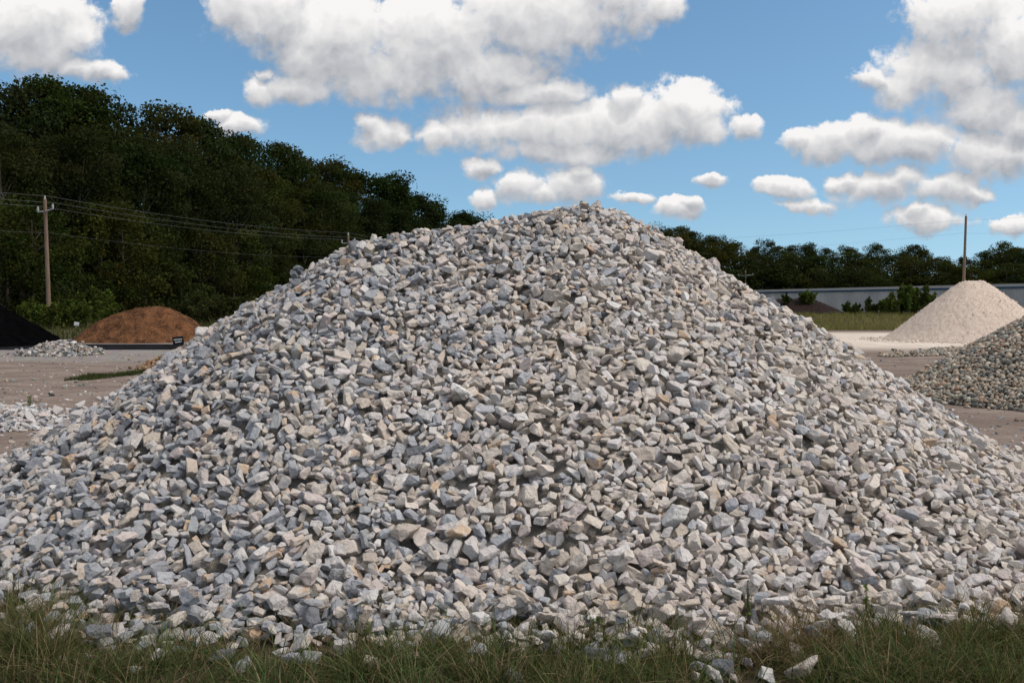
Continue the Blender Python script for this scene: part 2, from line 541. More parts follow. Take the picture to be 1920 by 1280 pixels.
def rock_variant(r, aspect, cuts, bevel=0.05):
    """a broken block: a box cut by random planes, edges a little worn"""
    bm = bmesh.new()
    bmesh.ops.create_cube(bm, size=2.0)
    for k in range(cuts):
        n = Vector(r.normal(size=3)).normalized()
        d = r.uniform(0.62, 1.05)
        geom = bm.verts[:] + bm.edges[:] + bm.faces[:]
        res = bmesh.ops.bisect_plane(bm, geom=geom, plane_co=n * d, plane_no=n, clear_outer=True, dist=1e-5)
        ed = [e for e in res['geom_cut'] if isinstance(e, bmesh.types.BMEdge)]
        if ed:
            bmesh.ops.contextual_create(bm, geom=ed)
    for v in bm.verts:
        v.co = Vector((v.co.x * aspect[0], v.co.y * aspect[1], v.co.z * aspect[2]))
    bmesh.ops.remove_doubles(bm, verts=bm.verts[:], dist=0.06)
    hull = bmesh.new()
    hv = [hull.verts.new(v.co) for v in bm.verts]
    bmesh.ops.convex_hull(hull, input=hv)
    bm.free()
    loose = [v for v in hull.verts if not v.link_faces]
    bmesh.ops.delete(hull, geom=loose, context='VERTS')
    bmesh.ops.dissolve_limit(hull, angle_limit=math.radians(9), verts=hull.verts[:], edges=hull.edges[:])
    hull.normal_update()
    c = sum((v.co for v in hull.verts), Vector()) / len(hull.verts)
    for v in hull.verts:
        v.co -= c
    rmax = max(v.co.length for v in hull.verts)
    for v in hull.verts:
        v.co /= rmax
    hull.verts.index_update()
    hull.normal_update()
    planes = np.array([[*f.normal, f.normal.dot(f.verts[0].co)] for f in hull.faces])
    low = tri_arrays(hull)
    bmesh.ops.bevel(hull, geom=hull.edges[:], offset=bevel, segments=1, profile=0.6, affect='EDGES', clamp_overlap=True)
    hull.verts.index_update()
    high = tri_arrays(hull)
    rough = lambda V, f, a: V + np.array([[mnoise.noise(Vector(v) * f + Vector((k, 0, 0))) for k in (0, 31, 57)] for v in V]) * a
    bmesh.ops.triangulate(hull, faces=hull.faces[:])
    long_e = [e for e in hull.edges if e.calc_length() > 0.22]
    bmesh.ops.subdivide_edges(hull, edges=long_e, cuts=1)
    bmesh.ops.triangulate(hull, faces=hull.faces[:])
    long_e = [e for e in hull.edges if e.calc_length() > 0.26]
    bmesh.ops.subdivide_edges(hull, edges=long_e, cuts=1)
    bmesh.ops.triangulate(hull, faces=hull.faces[:])
    hull.verts.index_update()
    fV, fT = tri_arrays(hull)
    fV = rough(rough(fV, 2.3, 0.06), 6.0, 0.045)
    hull.free()
    return dict(planes=planes, low=low, high=(rough(high[0], 2.3, 0.05), high[1]), fine=(fV, fT))


def round_variant(r, aspect, sub=2):
    """a water-worn cobble"""
    bm = bmesh.new()
    bmesh.ops.create_icosphere(bm, subdivisions=sub, radius=1.0)
    off = Vector(r.uniform(0, 99, 3))
    for v in bm.verts:
        d = 1 + 0.30 * mnoise.noise(v.co * 1.1 + off) + 0.1 * mnoise.noise(v.co * 2.6 + off)
        v.co = Vector((v.co.x * aspect[0], v.co.y * aspect[1], v.co.z * aspect[2])) * d
    rmax = max(v.co.length for v in bm.verts)
    for v in bm.verts:
        v.co /= rmax
    bm.verts.index_update()
    bm.normal_update()
    high = tri_arrays(bm)
    hull = bmesh.new()
    bmesh.ops.create_icosphere(hull, subdivisions=1, radius=1.0)
    for v in hull.verts:
        d = 1 + 0.30 * mnoise.noise(v.co * 1.1 + off)
        v.co = Vector((v.co.x * aspect[0], v.co.y * aspect[1], v.co.z * aspect[2])) * d / rmax
    hull.normal_update()
    hull.verts.index_update()
    planes = np.array([[*f.normal, f.normal.dot(f.verts[0].co)] for f in hull.faces])
    low = tri_arrays(hull)
    bm.free(); hull.free()
    return dict(planes=planes, low=low, high=high, fine=high)


rr = np.random.default_rng(3)
ROCKS = [rock_variant(rr, (1.0, rr.uniform(0.42, 0.9), rr.uniform(0.28, 0.66)), int(rr.integers(4, 9)), rr.uniform(0.03, 0.07)) for _ in range(64)]
COBBLES = [round_variant(rr, (1.0, rr.uniform(0.65, 0.95), rr.uniform(0.45, 0.8)), 1) for _ in range(24)]


def rand_rot(r, normal=None, jitter=0.6):
    """random turn; with a normal, the stone's thin axis lies near that normal"""
    if normal is None:
        q = r.normal(size=4)
        q /= np.linalg.norm(q)
        a, b, c, d = q
        return np.array([[a*a+b*b-c*c-d*d, 2*(b*c-a*d), 2*(b*d+a*c)], [2*(b*c+a*d), a*a-b*b+c*c-d*d, 2*(c*d-a*b)], [2*(b*d-a*c), 2*(c*d+a*b), a*a-b*b-c*c+d*d]])
    n = r.normal(size=6)
    j = jitter * 0.6
    zx, zy, zz = normal[0] + n[0] * j, normal[1] + n[1] * j, normal[2] + n[2] * j
    k = 1 / math.sqrt(zx * zx + zy * zy + zz * zz)
    zx, zy, zz = zx * k, zy * k, zz * k
    dt = n[3] * zx + n[4] * zy + n[5] * zz
    ax, ay, az = n[3] - dt * zx, n[4] - dt * zy, n[5] - dt * zz
    k = 1 / math.sqrt(ax * ax + ay * ay + az * az)
    ax, ay, az = ax * k, ay * k, az * k
    return np.array([[ax, zy * az - zz * ay, zx], [ay, zz * ax - zx * az, zy], [az, zx * ay - zy * ax, zz]])


class Deposit:
    """drops stones one by one on a height field; each comes to rest on those below it"""
    def __init__(self, x0, y0, nx, ny, cell, variants, seed):
        self.x0, self.y0, self.cell, self.var = x0, y0, cell, variants
        self.X, self.Y = np.meshgrid(x0 + np.arange(nx) * cell, y0 + np.arange(ny) * cell)
        self.r = np.random.default_rng(seed)
        self.st = []
        self.owner = np.full(self.X.shape, -1, dtype=np.int32)

    def normals(self):
        gy, gx = np.gradient(self.S, self.cell)
        n = np.stack([-gx, -gy, np.ones_like(gx)], -1)
        return n / np.linalg.norm(n, axis=-1, keepdims=True)

    def profile(self, vi, s, R):
        pl = self.var[vi]['planes']
        N = pl[:, :3] @ R.T
        d = pl[:, 3] * s
        w = int(math.ceil(s / self.cell))
        g = np.arange(-w, w + 1) * self.cell
        gx, gy = g[None, :, None], g[:, None, None]
        up, dn = N[:, 2] > 0.05, N[:, 2] < -0.05
        top = ((d[up] - N[up, 0] * gx - N[up, 1] * gy) / N[up, 2]).min(-1)
        bot = ((d[dn] - N[dn, 0] * gx - N[dn, 1] * gy) / N[dn, 2]).max(-1)
        return w, top, bot, top > bot

    def drop(self, ix, iy, vi, s, R, tol, sink=0.90, tries=3, spread=2):
        w, top, bot, m = self.profile(vi, s, R)
        if m.sum() < 4:
            return False
        ny, nx = self.S.shape
        best = None
        tm, bmk = top[m], bot[m]
        for t in range(tries):
            jx = ix + (int(self.r.integers(-spread, spread + 1)) if t else 0)
            jy = iy + (int(self.r.integers(-spread, spread + 1)) if t else 0)
            if jx - w < 0 or jy - w < 0 or jx + w >= nx or jy + w >= ny:
                continue
            h = self.H[jy - w:jy + w + 1, jx - w:jx + w + 1][m]
            g = h - bmk
            k = int(len(g) * sink)
            z = np.partition(g, min(k, len(g) - 1))[min(k, len(g) - 1)]
            over = float((tm + z - self.S[jy - w:jy + w + 1, jx - w:jx + w + 1][m]).mean())
            if best is None or over < best[0]:
                best = (over, z, jx, jy)
        if best is None or best[0] > tol:
            return False
        _, z, jx, jy = best
        sl = (slice(jy - w, jy + w + 1), slice(jx - w, jx + w + 1))
        h = self.H[sl]
        nt = top + z
        ch = m & (nt > h)
        h[ch] = nt[ch]
        self.owner[sl][ch] = len(self.st)
        self.st.append((vi, s, R, (self.x0 + jx * self.cell, self.y0 + jy * self.cell, z)))
        return True

    def fill(self, size_fn, rounds, per_round, where=None, tolk=0.55, flat=0.7, jitter=0.6, margin=0.01):
        NRM = self.normals()
        for rd in range(rounds):
            lack = self.S - self.H
            ok = (lack > margin) & (self.S > 0.015)
            if where is not None:
                ok &= where
            idx = np.flatnonzero(ok)
            if len(idx) < 50:
                break
            n = min(per_round, max(50, len(idx) // 6))
            pick = self.r.choice(idx, n)
            for p in pick:
                iy, ix = divmod(int(p), self.S.shape[1])
                s = size_fn(self.r, rd / rounds)
                nrm = NRM[iy, ix] if self.r.random() < flat else None
                self.drop(ix, iy, int(self.r.integers(len(self.var))), s, rand_rot(self.r, nrm, jitter), tolk * s)

    def scatter(self, pts, size_fn, flat=True):
        for x, y in pts:
            ix, iy = int((x - self.x0) / self.cell), int((y - self.y0) / self.cell)
            s = size_fn(self.r, 1.0)
            self.drop(ix, iy, int(self.r.integers(len(self.var))), s, rand_rot(self.r, (0, 0, 1) if flat else None, 0.5), 9.0, tries=1)

    def shown(self):
        """rough picture area of each stone as the photo's viewpoint sees it"""
        cnt = np.bincount(self.owner[self.owner >= 0], minlength=len(self.st)).astype(float)
        P = np.array([s[3] for s in self.st])
        D2 = (P[:, 0] ** 2 + P[:, 1] ** 2 + (P[:, 2] - CAM_H) ** 2)
        infr = np.abs(P[:, 0]) / np.maximum(P[:, 1], 0.1) < 0.56
        return cnt, cnt / D2 * infr, P


def join_stones(st, variants, tints, lod):
    """arrays of all given stones in one mesh"""
    Vs, Ts, Cs = [], [], []
    off = 0
    for (vi, s, R, pos), c, l in zip(st, tints, lod):
        V, T = variants[vi][l]
        Vs.append((V * s) @ R.T + np.asarray(pos))
        Ts.append(T + off)
        Cs.append(np.repeat(np.asarray(c)[None], len(V), 0))
        off += len(V)
    return np.concatenate(Vs), np.concatenate(Ts), np.concatenate(Cs)


def emit_heap(root, dep, variants, tint_fn, mat, n_single, name='stone', rest='stones', min_cells=1, smooth=False, near=14.0, extra=None):
    cnt, area, P = dep.shown()
    if extra is not None:
        keep = (cnt >= min_cells) | extra(P)
    else:
        keep = cnt >= min_cells
    tints = [tint_fn(dep.r, p, s[1]) for p, s in zip(P, dep.st)]
    order = np.argsort(-area)
    single = [int(i) for i in order[:n_single] if area[i] > 0]
    sset = set(single)
    for i in single:
        vi, s, R, pos = dep.st[i]
        V, T = variants[vi]['fine' if n_single == 300 else 'high']
        me = np_mesh(name, (V * s) @ R.T, T, np.repeat(np.asarray(tints[i])[None], len(V), 0), smooth=smooth)
        mesh_obj(name, me, mat, root, Vector(pos) - root.location)
    idx = [i for i in range(len(dep.st)) if keep[i] and i not in sset]
    if idx:
        big = set(int(i) for i in order[n_single:n_single + 900]) if n_single == 300 else ()
        lod = ['fine' if i in big else 'high' if (cnt[i] * dep.cell ** 2 > 0.0013 and P[i, 1] < near) else 'low' for i in idx]
        V, T, C = join_stones([dep.st[i] for i in idx], variants, [tints[i] for i in idx], lod)
        V = V - np.array(root.location)
        o = mesh_obj(rest, np_mesh(rest, V, T, C, smooth=smooth), mat, root)
        tag(o, kind='stuff')
    print(root.name, 'stones', len(dep.st), 'kept', len(idx) + len(single))


# ------------------------------------------------------------------ the main pile of quarried stone
PALETTE = np.array([
    (0.58, 0.545, 0.525), (0.61, 0.545, 0.485), (0.52, 0.45, 0.385), (0.395, 0.402, 0.425), (0.19, 0.197, 0.215), (0.56, 0.487, 0.455), (0.655, 0.625, 0.605)])


def stone_tint(r, p, s):
    x = p[0] + 0.5 * math.sin(p[1] * 1.3) + r.normal() * 0.35
    g = 1 / (1 + math.exp((x + 0.75) * 1.6))           # more blue-grey stone at the left end; bluish shade there put into tint too
    w = np.array([0.27, 0.36 - 0.26 * g, 0.19 - 0.10 * g, 0.03 + 0.56 * g, 0.004 + 0.12 * g, 0.11 - 0.05 * g, 0.08 - 0.04 * g])
    c = PALETTE[r.choice(7, p=w / w.sum())] * r.uniform(0.88, 1.10) * (1 - 0.10 * g) * (1 + r.normal(size=3) * 0.006)
    a = 0.0
    u = r.random()
    if u < 0.13:
        a = r.uniform(0.3, 0.7)
    elif u < 0.15:
        a = r.uniform(0.8, 1.0)
    return (*np.clip(c, 0.02, 0.70), a)


def stone_size(med, sig, lo, hi):
    return lambda r, t: float(np.clip(med * math.exp(r.normal() * sig), lo, hi))


def build_main_pile():
    cell = 0.016
    x0, x1, y0, y1 = -5.0, 5.6, 3.3, 11.4
    dep = Deposit(x0, y0, int((x1 - x0) / cell), int((y1 - y0) / cell), cell, ROCKS, 21)
    X, Y = dep.X, dep.Y
    A, B = at(680, 452, 8.0), at(1090, 378, 8.5)
    C = at(985, 396, 8.4)
    ridge = [(A.x - 0.52, A.y + 0.45, A.z - 0.29), tuple(A), (C.x, C.y, C.z), tuple(B), (B.x + 0.28, B.y + 0.1, B.z - 0.05)]
    S = cone_ridge(X, Y, ridge, 0.65, 0.10)
    S = S + 0.14 * fbm_grid(X, Y, 0.9, 3, 3.1) + 0.05 * fbm_grid(X, Y, 3.0, 2, 8.0) - 0.03
    S = 0.13 * np.log1p(np.exp(np.clip(S, -3, 9) / 0.13))         # the foot runs out gently
    S = np.where(S > 0.02, S, 0.0)
    dep.S = S
    dep.H = np.maximum(S - 0.12, 0.0)
    core_z = np.maximum(S - 0.10, -0.02)
    back = 9.9
    front = Y < back
    # coarse, mixed, then small stones that settle in the gaps
    dep.fill(stone_size(0.048, 0.32, 0.028, 0.10), 28, 560, front, 0.42)
    dep.fill(stone_size(0.041, 0.32, 0.022, 0.085), 36, 560, front, 0.42)
    dep.fill(stone_size(0.032, 0.30, 0.018, 0.06), 20, 560, front & (S > 0.02), 0.45)
    # boulders lying on top
    r = dep.r
    idx = np.flatnonzero(front & (S > 0.15))
    NRM = dep.normals()
    for p in r.choice(idx, 110):
        iy, ix = divmod(int(p), S.shape[1])
        dep.drop(ix, iy, int(r.integers(len(ROCKS))), r.uniform(0.05, 0.095), rand_rot(r, NRM[iy, ix], 0.5), 9.0, sink=0.66)
    # far side, coarser, out of sight
    dep.fill(stone_size(0.11, 0.2, 0.08, 0.16), 8, 300, (~front), 0.6)
    # stragglers round the foot
    pts = []
    foot = (S > 0.004) & (S < 0.10) & front
    fy, fx = np.nonzero(foot)
    for k in r.choice(len(fx), 1300):
        ang = r.uniform(0, 2 * math.pi)
        d = abs(r.normal()) * 0.28
        pts.append((X[0, fx[k]] + math.cos(ang) * d, Y[fy[k], 0] + math.sin(ang) * d))
    dep.scatter(pts, stone_size(0.042, 0.36, 0.018, 0.09))
    for px, py, s in [(1510, 1268, 0.10), (1440, 1274, 0.06), (1360, 1264, 0.06), (1405, 1250, 0.045), (1305, 1275, 0.04), (1330, 1240, 0.05), (1560, 1276, 0.03),
                      (1740, 1212, 0.07), (1755, 1225, 0.05), (1850, 1190, 0.06), (1640, 1240, 0.05), (190, 1215, 0.07), (300, 1240, 0.06), (345, 1222, 0.05),
                      (420, 1235, 0.08), (700, 1260, 0.06), (650, 1225, 0.07), (255, 1262, 0.05), (900, 1245, 0.06), (1840, 1262, 0.02), (1600, 1262, 0.02)]:
        g = ground_at(px, py)
        dep.drop(int((g.x - x0) / cell), int((g.y - y0) / cell), int(r.integers(64)), s, rand_rot(r, (0, 0, 1), 0.5), 9.0, tries=1)
    root = empty('stone_pile', (B.x, B.y, 0))
    tag(root, 'huge pale grey and cream heap of broken quarry stones filling the view', 'stone pile')
    st = 3
    core = grid_mesh('core', X[::st, ::st] - B.x, Y[::st, ::st] - B.y, core_z[::st, ::st], S[::st, ::st] > 0.02)
    mesh_obj('core', core, M_CORE, root)

    emit_heap(root, dep, ROCKS, stone_tint, M_STONE, 300, min_cells=2, near=10.2)
    return dep


PILE = build_main_pile()


# ------------------------------------------------------------------ smaller heaps of stone
def heap_of_stones(name, label, category, ridge, slope, variants, tint, mat, sizes, seed, cell=0.025, n_single=0, bury=0.16, rough=0.10,
                   box=None, rounds=16, per=300, scatter_n=120, smooth=False, near=20.0, core_mat=None, spread=0.3):
    xs = [p[0] for p in ridge]; ys = [p[1] for p in ridge]; zs = [p[2] for p in ridge]
    R = max(zs) / slope + 0.8
    if box is None:
        box = (min(xs) - R, max(xs) + R, min(ys) - R, max(ys) + R)
    dep = Deposit(box[0], box[2], int((box[1] - box[0]) / cell), int((box[3] - box[2]) / cell), cell, variants, seed)
    S = cone_ridge(dep.X, dep.Y, ridge, slope, 0.10)
    S = S + rough * fbm_grid(dep.X, dep.Y, 1.1, 3, seed * 1.7)
    S = S + 0.06 * np.exp(-np.clip(S, 0, 9) / 0.2)
    dep.S = np.maximum(S, 0)
    dep.H = np.maximum(dep.S - bury, 0.0)
    cz = np.maximum(dep.S - bury * 0.9, -0.02)
    med, sig, lo, hi = sizes
    dep.fill(stone_size(med * 1.1, sig, lo, hi), rounds, per, None, 0.45)
    dep.fill(stone_size(med * 0.8, sig, lo * 0.8, hi), rounds, per, None, 0.45)
    fy, fx = np.nonzero((dep.S > 0.003) & (dep.S < 0.12))
    if scatter_n and len(fx):
        pts = []
        for k in dep.r.choice(len(fx), scatter_n):
            a, d = dep.r.uniform(0, 6.283), abs(dep.r.normal()) * spread
            pts.append((dep.X[0, fx[k]] + math.cos(a) * d, dep.Y[fy[k], 0] + math.sin(a) * d))
        dep.scatter(pts, stone_size(med * 0.85, sig, lo, hi))
    c = (sum(xs) / len(xs), sum(ys) / len(ys))
    root = empty(name, (c[0], c[1], 0))
    tag(root, label, category)
    mesh_obj('core', grid_mesh('core', dep.X[::2, ::2] - c[0], dep.Y[::2, ::2] - c[1], cz[::2, ::2], dep.S[::2, ::2] > 0.02), core_mat or M_CORE, root)
    emit_heap(root, dep, variants, tint, mat, n_single, smooth=smooth, near=near)
    return root


RIVER = np.array([(0.31, 0.275, 0.235), (0.21, 0.21, 0.20), (0.41, 0.35, 0.285), (0.13, 0.14, 0.14), (0.45, 0.425, 0.39), (0.31, 0.22, 0.165), (0.25, 0.255, 0.235)])


def river_tint(r, p, s):
    c = RIVER[r.choice(7, p=[0.25, 0.17, 0.2, 0.09, 0.14, 0.08, 0.07])] * r.uniform(0.9, 1.45) * np.array((1.06, 1.0, 0.92))
    return (*np.clip(c, 0.02, 0.6), 0.0)


def mixed_tint(r, p, s):
    c = (RIVER if r.random() < 0.5 else PALETTE)[r.choice(7)] * r.uniform(0.75, 1.05)
    return (*np.clip(c, 0.02, 0.6), 0.0)


def lime_tint(r, p, s):
    c = np.array((0.72, 0.615, 0.52)) * r.uniform(0.85, 1.06) * (1 + r.normal(size=3) * 0.02)
    return (*np.clip(c, 0.02, 0.75), 0.0)


def brown_tint(r, p, s):
    c = np.array((0.30, 0.19, 0.115)) * r.uniform(0.5, 1.25) * (1 + r.normal(size=3) * 0.04)
    return (*np.clip(c, 0.02, 0.75), 0.0)


# rounded river stone, right
t1 = (10.35, 16.4, 1.98)
# the rest of it stands outside the frame
heap_of_stones('river_stone_pile', 'heap of rounded grey and tan river stones at the frame edge', 'stone pile',
               [t1, (11.2, 16.6, 2.05)], 0.62, COBBLES, river_tint, M_COBBLE, (0.043, 0.27, 0.022, 0.075), 31, cell=0.022, n_single=300,
               box=(5.4, 10.6, 12.2, 17.8), rounds=20, per=420, scatter_n=260, smooth=True, near=19.0, spread=0.22)
# its thin tail across the yard
g0, g1 = ground_at(1670, 668), ground_at(1790, 662)
heap_of_stones('stone_windrow', 'low thin row of grey river stones trailing off behind the round stone heap', 'stone row',
               [(g0.x, g0.y, 0.05), (g1.x, g1.y, 0.22)], 0.35, COBBLES, river_tint, M_COBBLE, (0.055, 0.3, 0.03, 0.09), 32, cell=0.03, n_single=90,
               bury=0.1, rough=0.03, rounds=10, per=260, scatter_n=120, smooth=True, near=0.0)
# small heap of mixed stone in the yard, left
g = ground_at(82, 668)
heap_of_stones('mixed_stone_heap', 'small low heap of mixed grey and tan stones before the black mulch', 'stone pile',
               [(g.x - 0.35, g.y + 1.0, 0.42), (g.x + 0.3, g.y + 1.05, 0.50)], 0.52, ROCKS, mixed_tint, M_STONE, (0.075, 0.3, 0.04, 0.12), 33, cell=0.03, n_single=160,
               bury=0.14, rough=0.08, rounds=12, per=220, scatter_n=150, near=0.0)
# white rubble spread, left edge
g0, g1 = ground_at(-60, 795), ground_at(135, 788)
heap_of_stones('white_rubble', 'low ragged spread of white broken stones at the left end behind the big pile', 'stone row',
               [(g0.x, g0.y, 0.26), (g0.x + 0.6, g0.y, 0.2), ((g0.x + g1.x) / 2 + 0.1, g0.y - 0.1, 0.10), (g1.x, g1.y, 0.10)], 0.30, ROCKS,
               lambda r, p, s: (*np.clip(PALETTE[r.choice([0, 3, 6, 5])] * r.uniform(0.8, 1.1), 0, 0.62), 0.1), M_STONE, (0.055, 0.35, 0.025, 0.11), 34,
               cell=0.022, n_single=150, bury=0.12, rough=0.08, rounds=12, per=240, scatter_n=200, near=20.0)
# brown gravel heap peeping out behind the pile
g = ground_at(300, 694)
heap_of_stones('brown_gravel_heap', 'little brown gravel heap peeping out behind the left slope of the pile', 'gravel pile',
               [(g.x + 0.35, g.y + 1.0, 0.62), (g.x + 0.9, g.y + 1.2, 0.66)], 0.55, COBBLES, brown_tint, M_PEBBLE, (0.045, 0.25, 0.03, 0.07), 35, cell=0.03, n_single=0,
               bury=0.1, rough=0.06, rounds=14, per=300, scatter_n=80, near=0.0)


def yard_gravel():
    r = np.random.default_rng(52)
    st, ti = [], []
    for k in range(2200):
        px = r.uniform(-60, 420) if r.random() < 0.6 else r.uniform(1540, 1980)
        g = ground_at(px, 664 + 240 * r.random() ** 1.2)
        s_ = float(np.clip(0.020 * math.exp(r.normal() * 0.5), 0.008, 0.06)) * (1 + g.y / 60)
        st.append((int(r.integers(len(ROCKS))), s_, rand_rot(r, (0, 0, 1), 0.6), (g.x, g.y, s_ * 0.18)))
        ti.append(mixed_tint(r, None, s_))
    V, T, C = join_stones(st, ROCKS, ti, ['low'] * len(st))
    tag(mesh_obj('gravel', np_mesh('gravel', V, T, C), M_PEBBLE), 'loose small stones strewn over the bare yard', 'gravel', kind='stuff')


yard_gravel()


# ------------------------------------------------------------------ heaps too fine to pick apart: mulch and limestone
def soft_heap(name, label, category, ridge, slope, mat, cell, lumps, seed, cap=0.3, grain=0.0):
    xs = [p[0] for p in ridge]; ys = [p[1] for p in ridge]; zs = [p[2] for p in ridge]
    R = max(zs) / slope + 1.0
    X, Y = np.meshgrid(np.arange(min(xs) - R, max(xs) + R, cell), np.arange(min(ys) - R, max(ys) + R, cell))
    S = cone_ridge(X, Y, ridge, slope, cap)
    S = S + lumps * fbm_grid(X, Y, 0.55, 5, seed, 0.55)
    S = S + 0.10 * np.exp(-np.clip(S, 0, 9) / 0.25)
    if grain:
        S = S + np.random.default_rng(int(seed * 10)).normal(size=S.shape) * grain
    keep = S > 0.0
    S = np.maximum(S, -0.03)
    c = (sum(xs) / len(xs), sum(ys) / len(ys))
    o = mesh_obj(name, grid_mesh(name, X - c[0], Y - c[1], S, keep), mat, None, (c[0], c[1], 0))
    return tag(o, label, category), (X, Y, S)


g = ground_at(232, 643)
soft_heap('brown_mulch_pile', 'rusty brown mulch mound behind the small black sign', 'mulch pile',
          [(g.x - 1.1, g.y + 2.2, 1.30), (g.x - 0.2, g.y + 2.3, 1.66), (g.x + 0.55, g.y + 2.3, 1.74), (g.x + 1.15, g.y + 2.3, 1.5)], 0.80, M_MULCH, 0.06, 0.55, 4.2, 0.6, 0.032)
g = ground_at(-112, 650)
soft_heap('black_mulch_pile', 'black mulch mound cut off by the left edge of the picture', 'mulch pile',
          [(g.x - 1.6, g.y + 2.5, 2.6), (g.x - 0.6, g.y + 2.5, 2.45)], 0.64, M_MULCH_BLACK, 0.09, 0.25, 6.6, 0.4, 0.015)
b = at(1520, 559, 86)
soft_heap('dark_red_mulch_pile', 'dark red brown mulch mound before the long metal building', 'mulch pile',
          [(b.x - 3.0, 86, b.z - 0.1), (b.x - 0.2, 86, b.z)], 0.56, M_MULCH_RED, 0.14, 0.4, 9.3, 0.6, 0.03)
# limestone heap with loose grains
L0 = at(1806, 527, 45.5)
_, (LX, LY, LS) = soft_heap('limestone_pile', 'tall pale beige cone of crushed limestone near the metal building', 'gravel pile',
                            [(L0.x + 0.1, 45.5, L0.z - 0.02), (L0.x + 0.9, 45.6, L0.z)], 0.86, M_LIME, 0.07, 0.16, 12.1, 0.35, 0.022)


def add_grains():
    r = np.random.default_rng(44)
    ok = np.flatnonzero(((LS > 0.02)).ravel())
    pick = r.choice(ok, 2600)
    st, ti = [], []
    for p in pick:
        s = float(np.clip(0.022 * math.exp(r.normal() * 0.35), 0.012, 0.08))
        st.append((int(r.integers(len(ROCKS))), s, rand_rot(r), (LX.ravel()[p], LY.ravel()[p], LS.ravel()[p] + s * 0.3)))
        ti.append(lime_tint(r, None, s))
    # crumbs round its foot
    for k in range(420):
        a = r.uniform(math.pi * 0.7, math.pi * 1.9)
        rad = 4.2 + abs(r.normal()) * 0.7
        s = float(np.clip(0.04 * math.exp(r.normal() * 0.5), 0.015, 0.14))
        st.append((int(r.integers(len(ROCKS))), s, rand_rot(r), (L0.x + 0.4 + math.cos(a) * rad, 45.5 + math.sin(a) * rad, s * 0.35)))
        ti.append(lime_tint(r, None, s))
    V, T, C = join_stones(st, ROCKS, ti, ['low'] * len(st))
    lime = bpy.data.objects['limestone_pile']
    o = mesh_obj('grains', np_mesh('grains', V - np.array(lime.location), T, C), M_PEBBLE, lime)
    tag(o, kind='stuff')


add_grains()


# ------------------------------------------------------------------ flat strips and banks of the setting
def sheet(name, pts, z, mat, kind='structure'):
    me = bpy.data.meshes.new(name)
    me.from_pydata([(x, y, z) for x, y in pts], [], [tuple(range(len(pts)))])
    return tag(mesh_obj(name, me, mat), kind=kind)


ya, yb = ground_at(0, 656).y, ground_at(0, 645).y
sheet('road', [(-60, ya - 0.4), (-19, ya), (-12, ya + 0.2), (2, ya + 1), (2, yb), (-12, yb - 0.1), (-30, yb), (-60, yb + 1)], 0.004, M_ASPHALT)
M_VERGE = mat_simple('rough_turf', (0.030, 0.032, 0.012), (0.085, 0.075, 0.035), 0.8, bump=0.05)


def terrain(name, x0, x1, y0, y1, cell, hfn, mat):
    X, Y = np.meshgrid(np.arange(x0, x1, cell), np.arange(y0, y1, cell))
    Z = hfn(X, Y)
    o = mesh_obj(name, grid_mesh(name, X, Y, Z, np.ones_like(Z, bool)), mat)
    return tag(o, kind='structure')


def sstep(x, a, b):
    t = np.clip((x - a) / (b - a), 0, 1)
    return t * t * (3 - 2 * t)


def bank_h(X, Y):
    e = 66.5 - 0.05 * (X - 28) + 1.6 * fbm_grid(X, Y * 0 + 3.3, 0.25, 3, 1.0)
    return -0.05 + 1.05 * sstep(Y, e, e + 18) + 0.12 * fbm_grid(X, Y, 0.35, 3, 2.0) * sstep(Y, e + 2, e + 6) + 0.05 * sstep(Y, e, e + 1.0)


def verge_h(X, Y):
    return -0.05 + 0.55 * sstep(Y, 43.5, 60) + 0.10 * fbm_grid(X, Y, 0.4, 3, 5.0) * sstep(Y, 45, 48) + 0.05 * sstep(Y, 43.5, 44.5)


terrain('grass_bank', 18, 75, 62, 100, 0.8, bank_h, M_VERGE)
terrain('grass_verge', -80, 4, 43, 90, 0.9, verge_h, M_VERGE)


# ------------------------------------------------------------------ leaves, trees, shrubs
def leaf_quads(P, N, size, r, ratio=0.6):
    """one four-cornered leaf at each point P, facing N"""
    n = len(P)
    N = N / np.linalg.norm(N, axis=1, keepdims=True)
    A = r.normal(size=(n, 3))
    A -= N * (A * N).sum(1, keepdims=True)
    A /= np.linalg.norm(A, axis=1, keepdims=True)
    B = np.cross(N, A)
    s = size[:, None]
    V = np.stack([P - A * s, P + B * s * ratio, P + A * s, P - B * s * ratio], 1).reshape(-1, 3)
    Fq = np.arange(n * 4).reshape(n, 4)
    return V, Fq


def tube(pts, radii, sides=7):
    V, Fq = [], []
    for k, (p, rad) in enumerate(zip(pts, radii)):
        p = Vector(p)
        a = Vector(pts[min(k + 1, len(pts) - 1)]) - Vector(pts[max(k - 1, 0)])
        q = a.to_track_quat('Z', 'Y')
        for s in range(sides):
            t = 2 * math.pi * s / sides
            V.append(p + q @ Vector((math.cos(t) * rad, math.sin(t) * rad, 0)))
    for k in range(len(pts) - 1):
        for s in range(sides):
            s2 = (s + 1) % sides
            Fq.append((k * sides + s, k * sides + s2, (k + 1) * sides + s2, (k + 1) * sides + s))
    return [tuple(v) for v in V], Fq


def join_tubes(lst, name, smooth=True):
    V, Fq = [], []
    for v, f in lst:
        o = len(V)
        V += v
        Fq += [tuple(i + o for i in q) for q in f]
    return np_mesh(name, np.array(V), np.array(Fq), smooth=smooth)


GREEN = np.array((0.033, 0.042, 0.017))


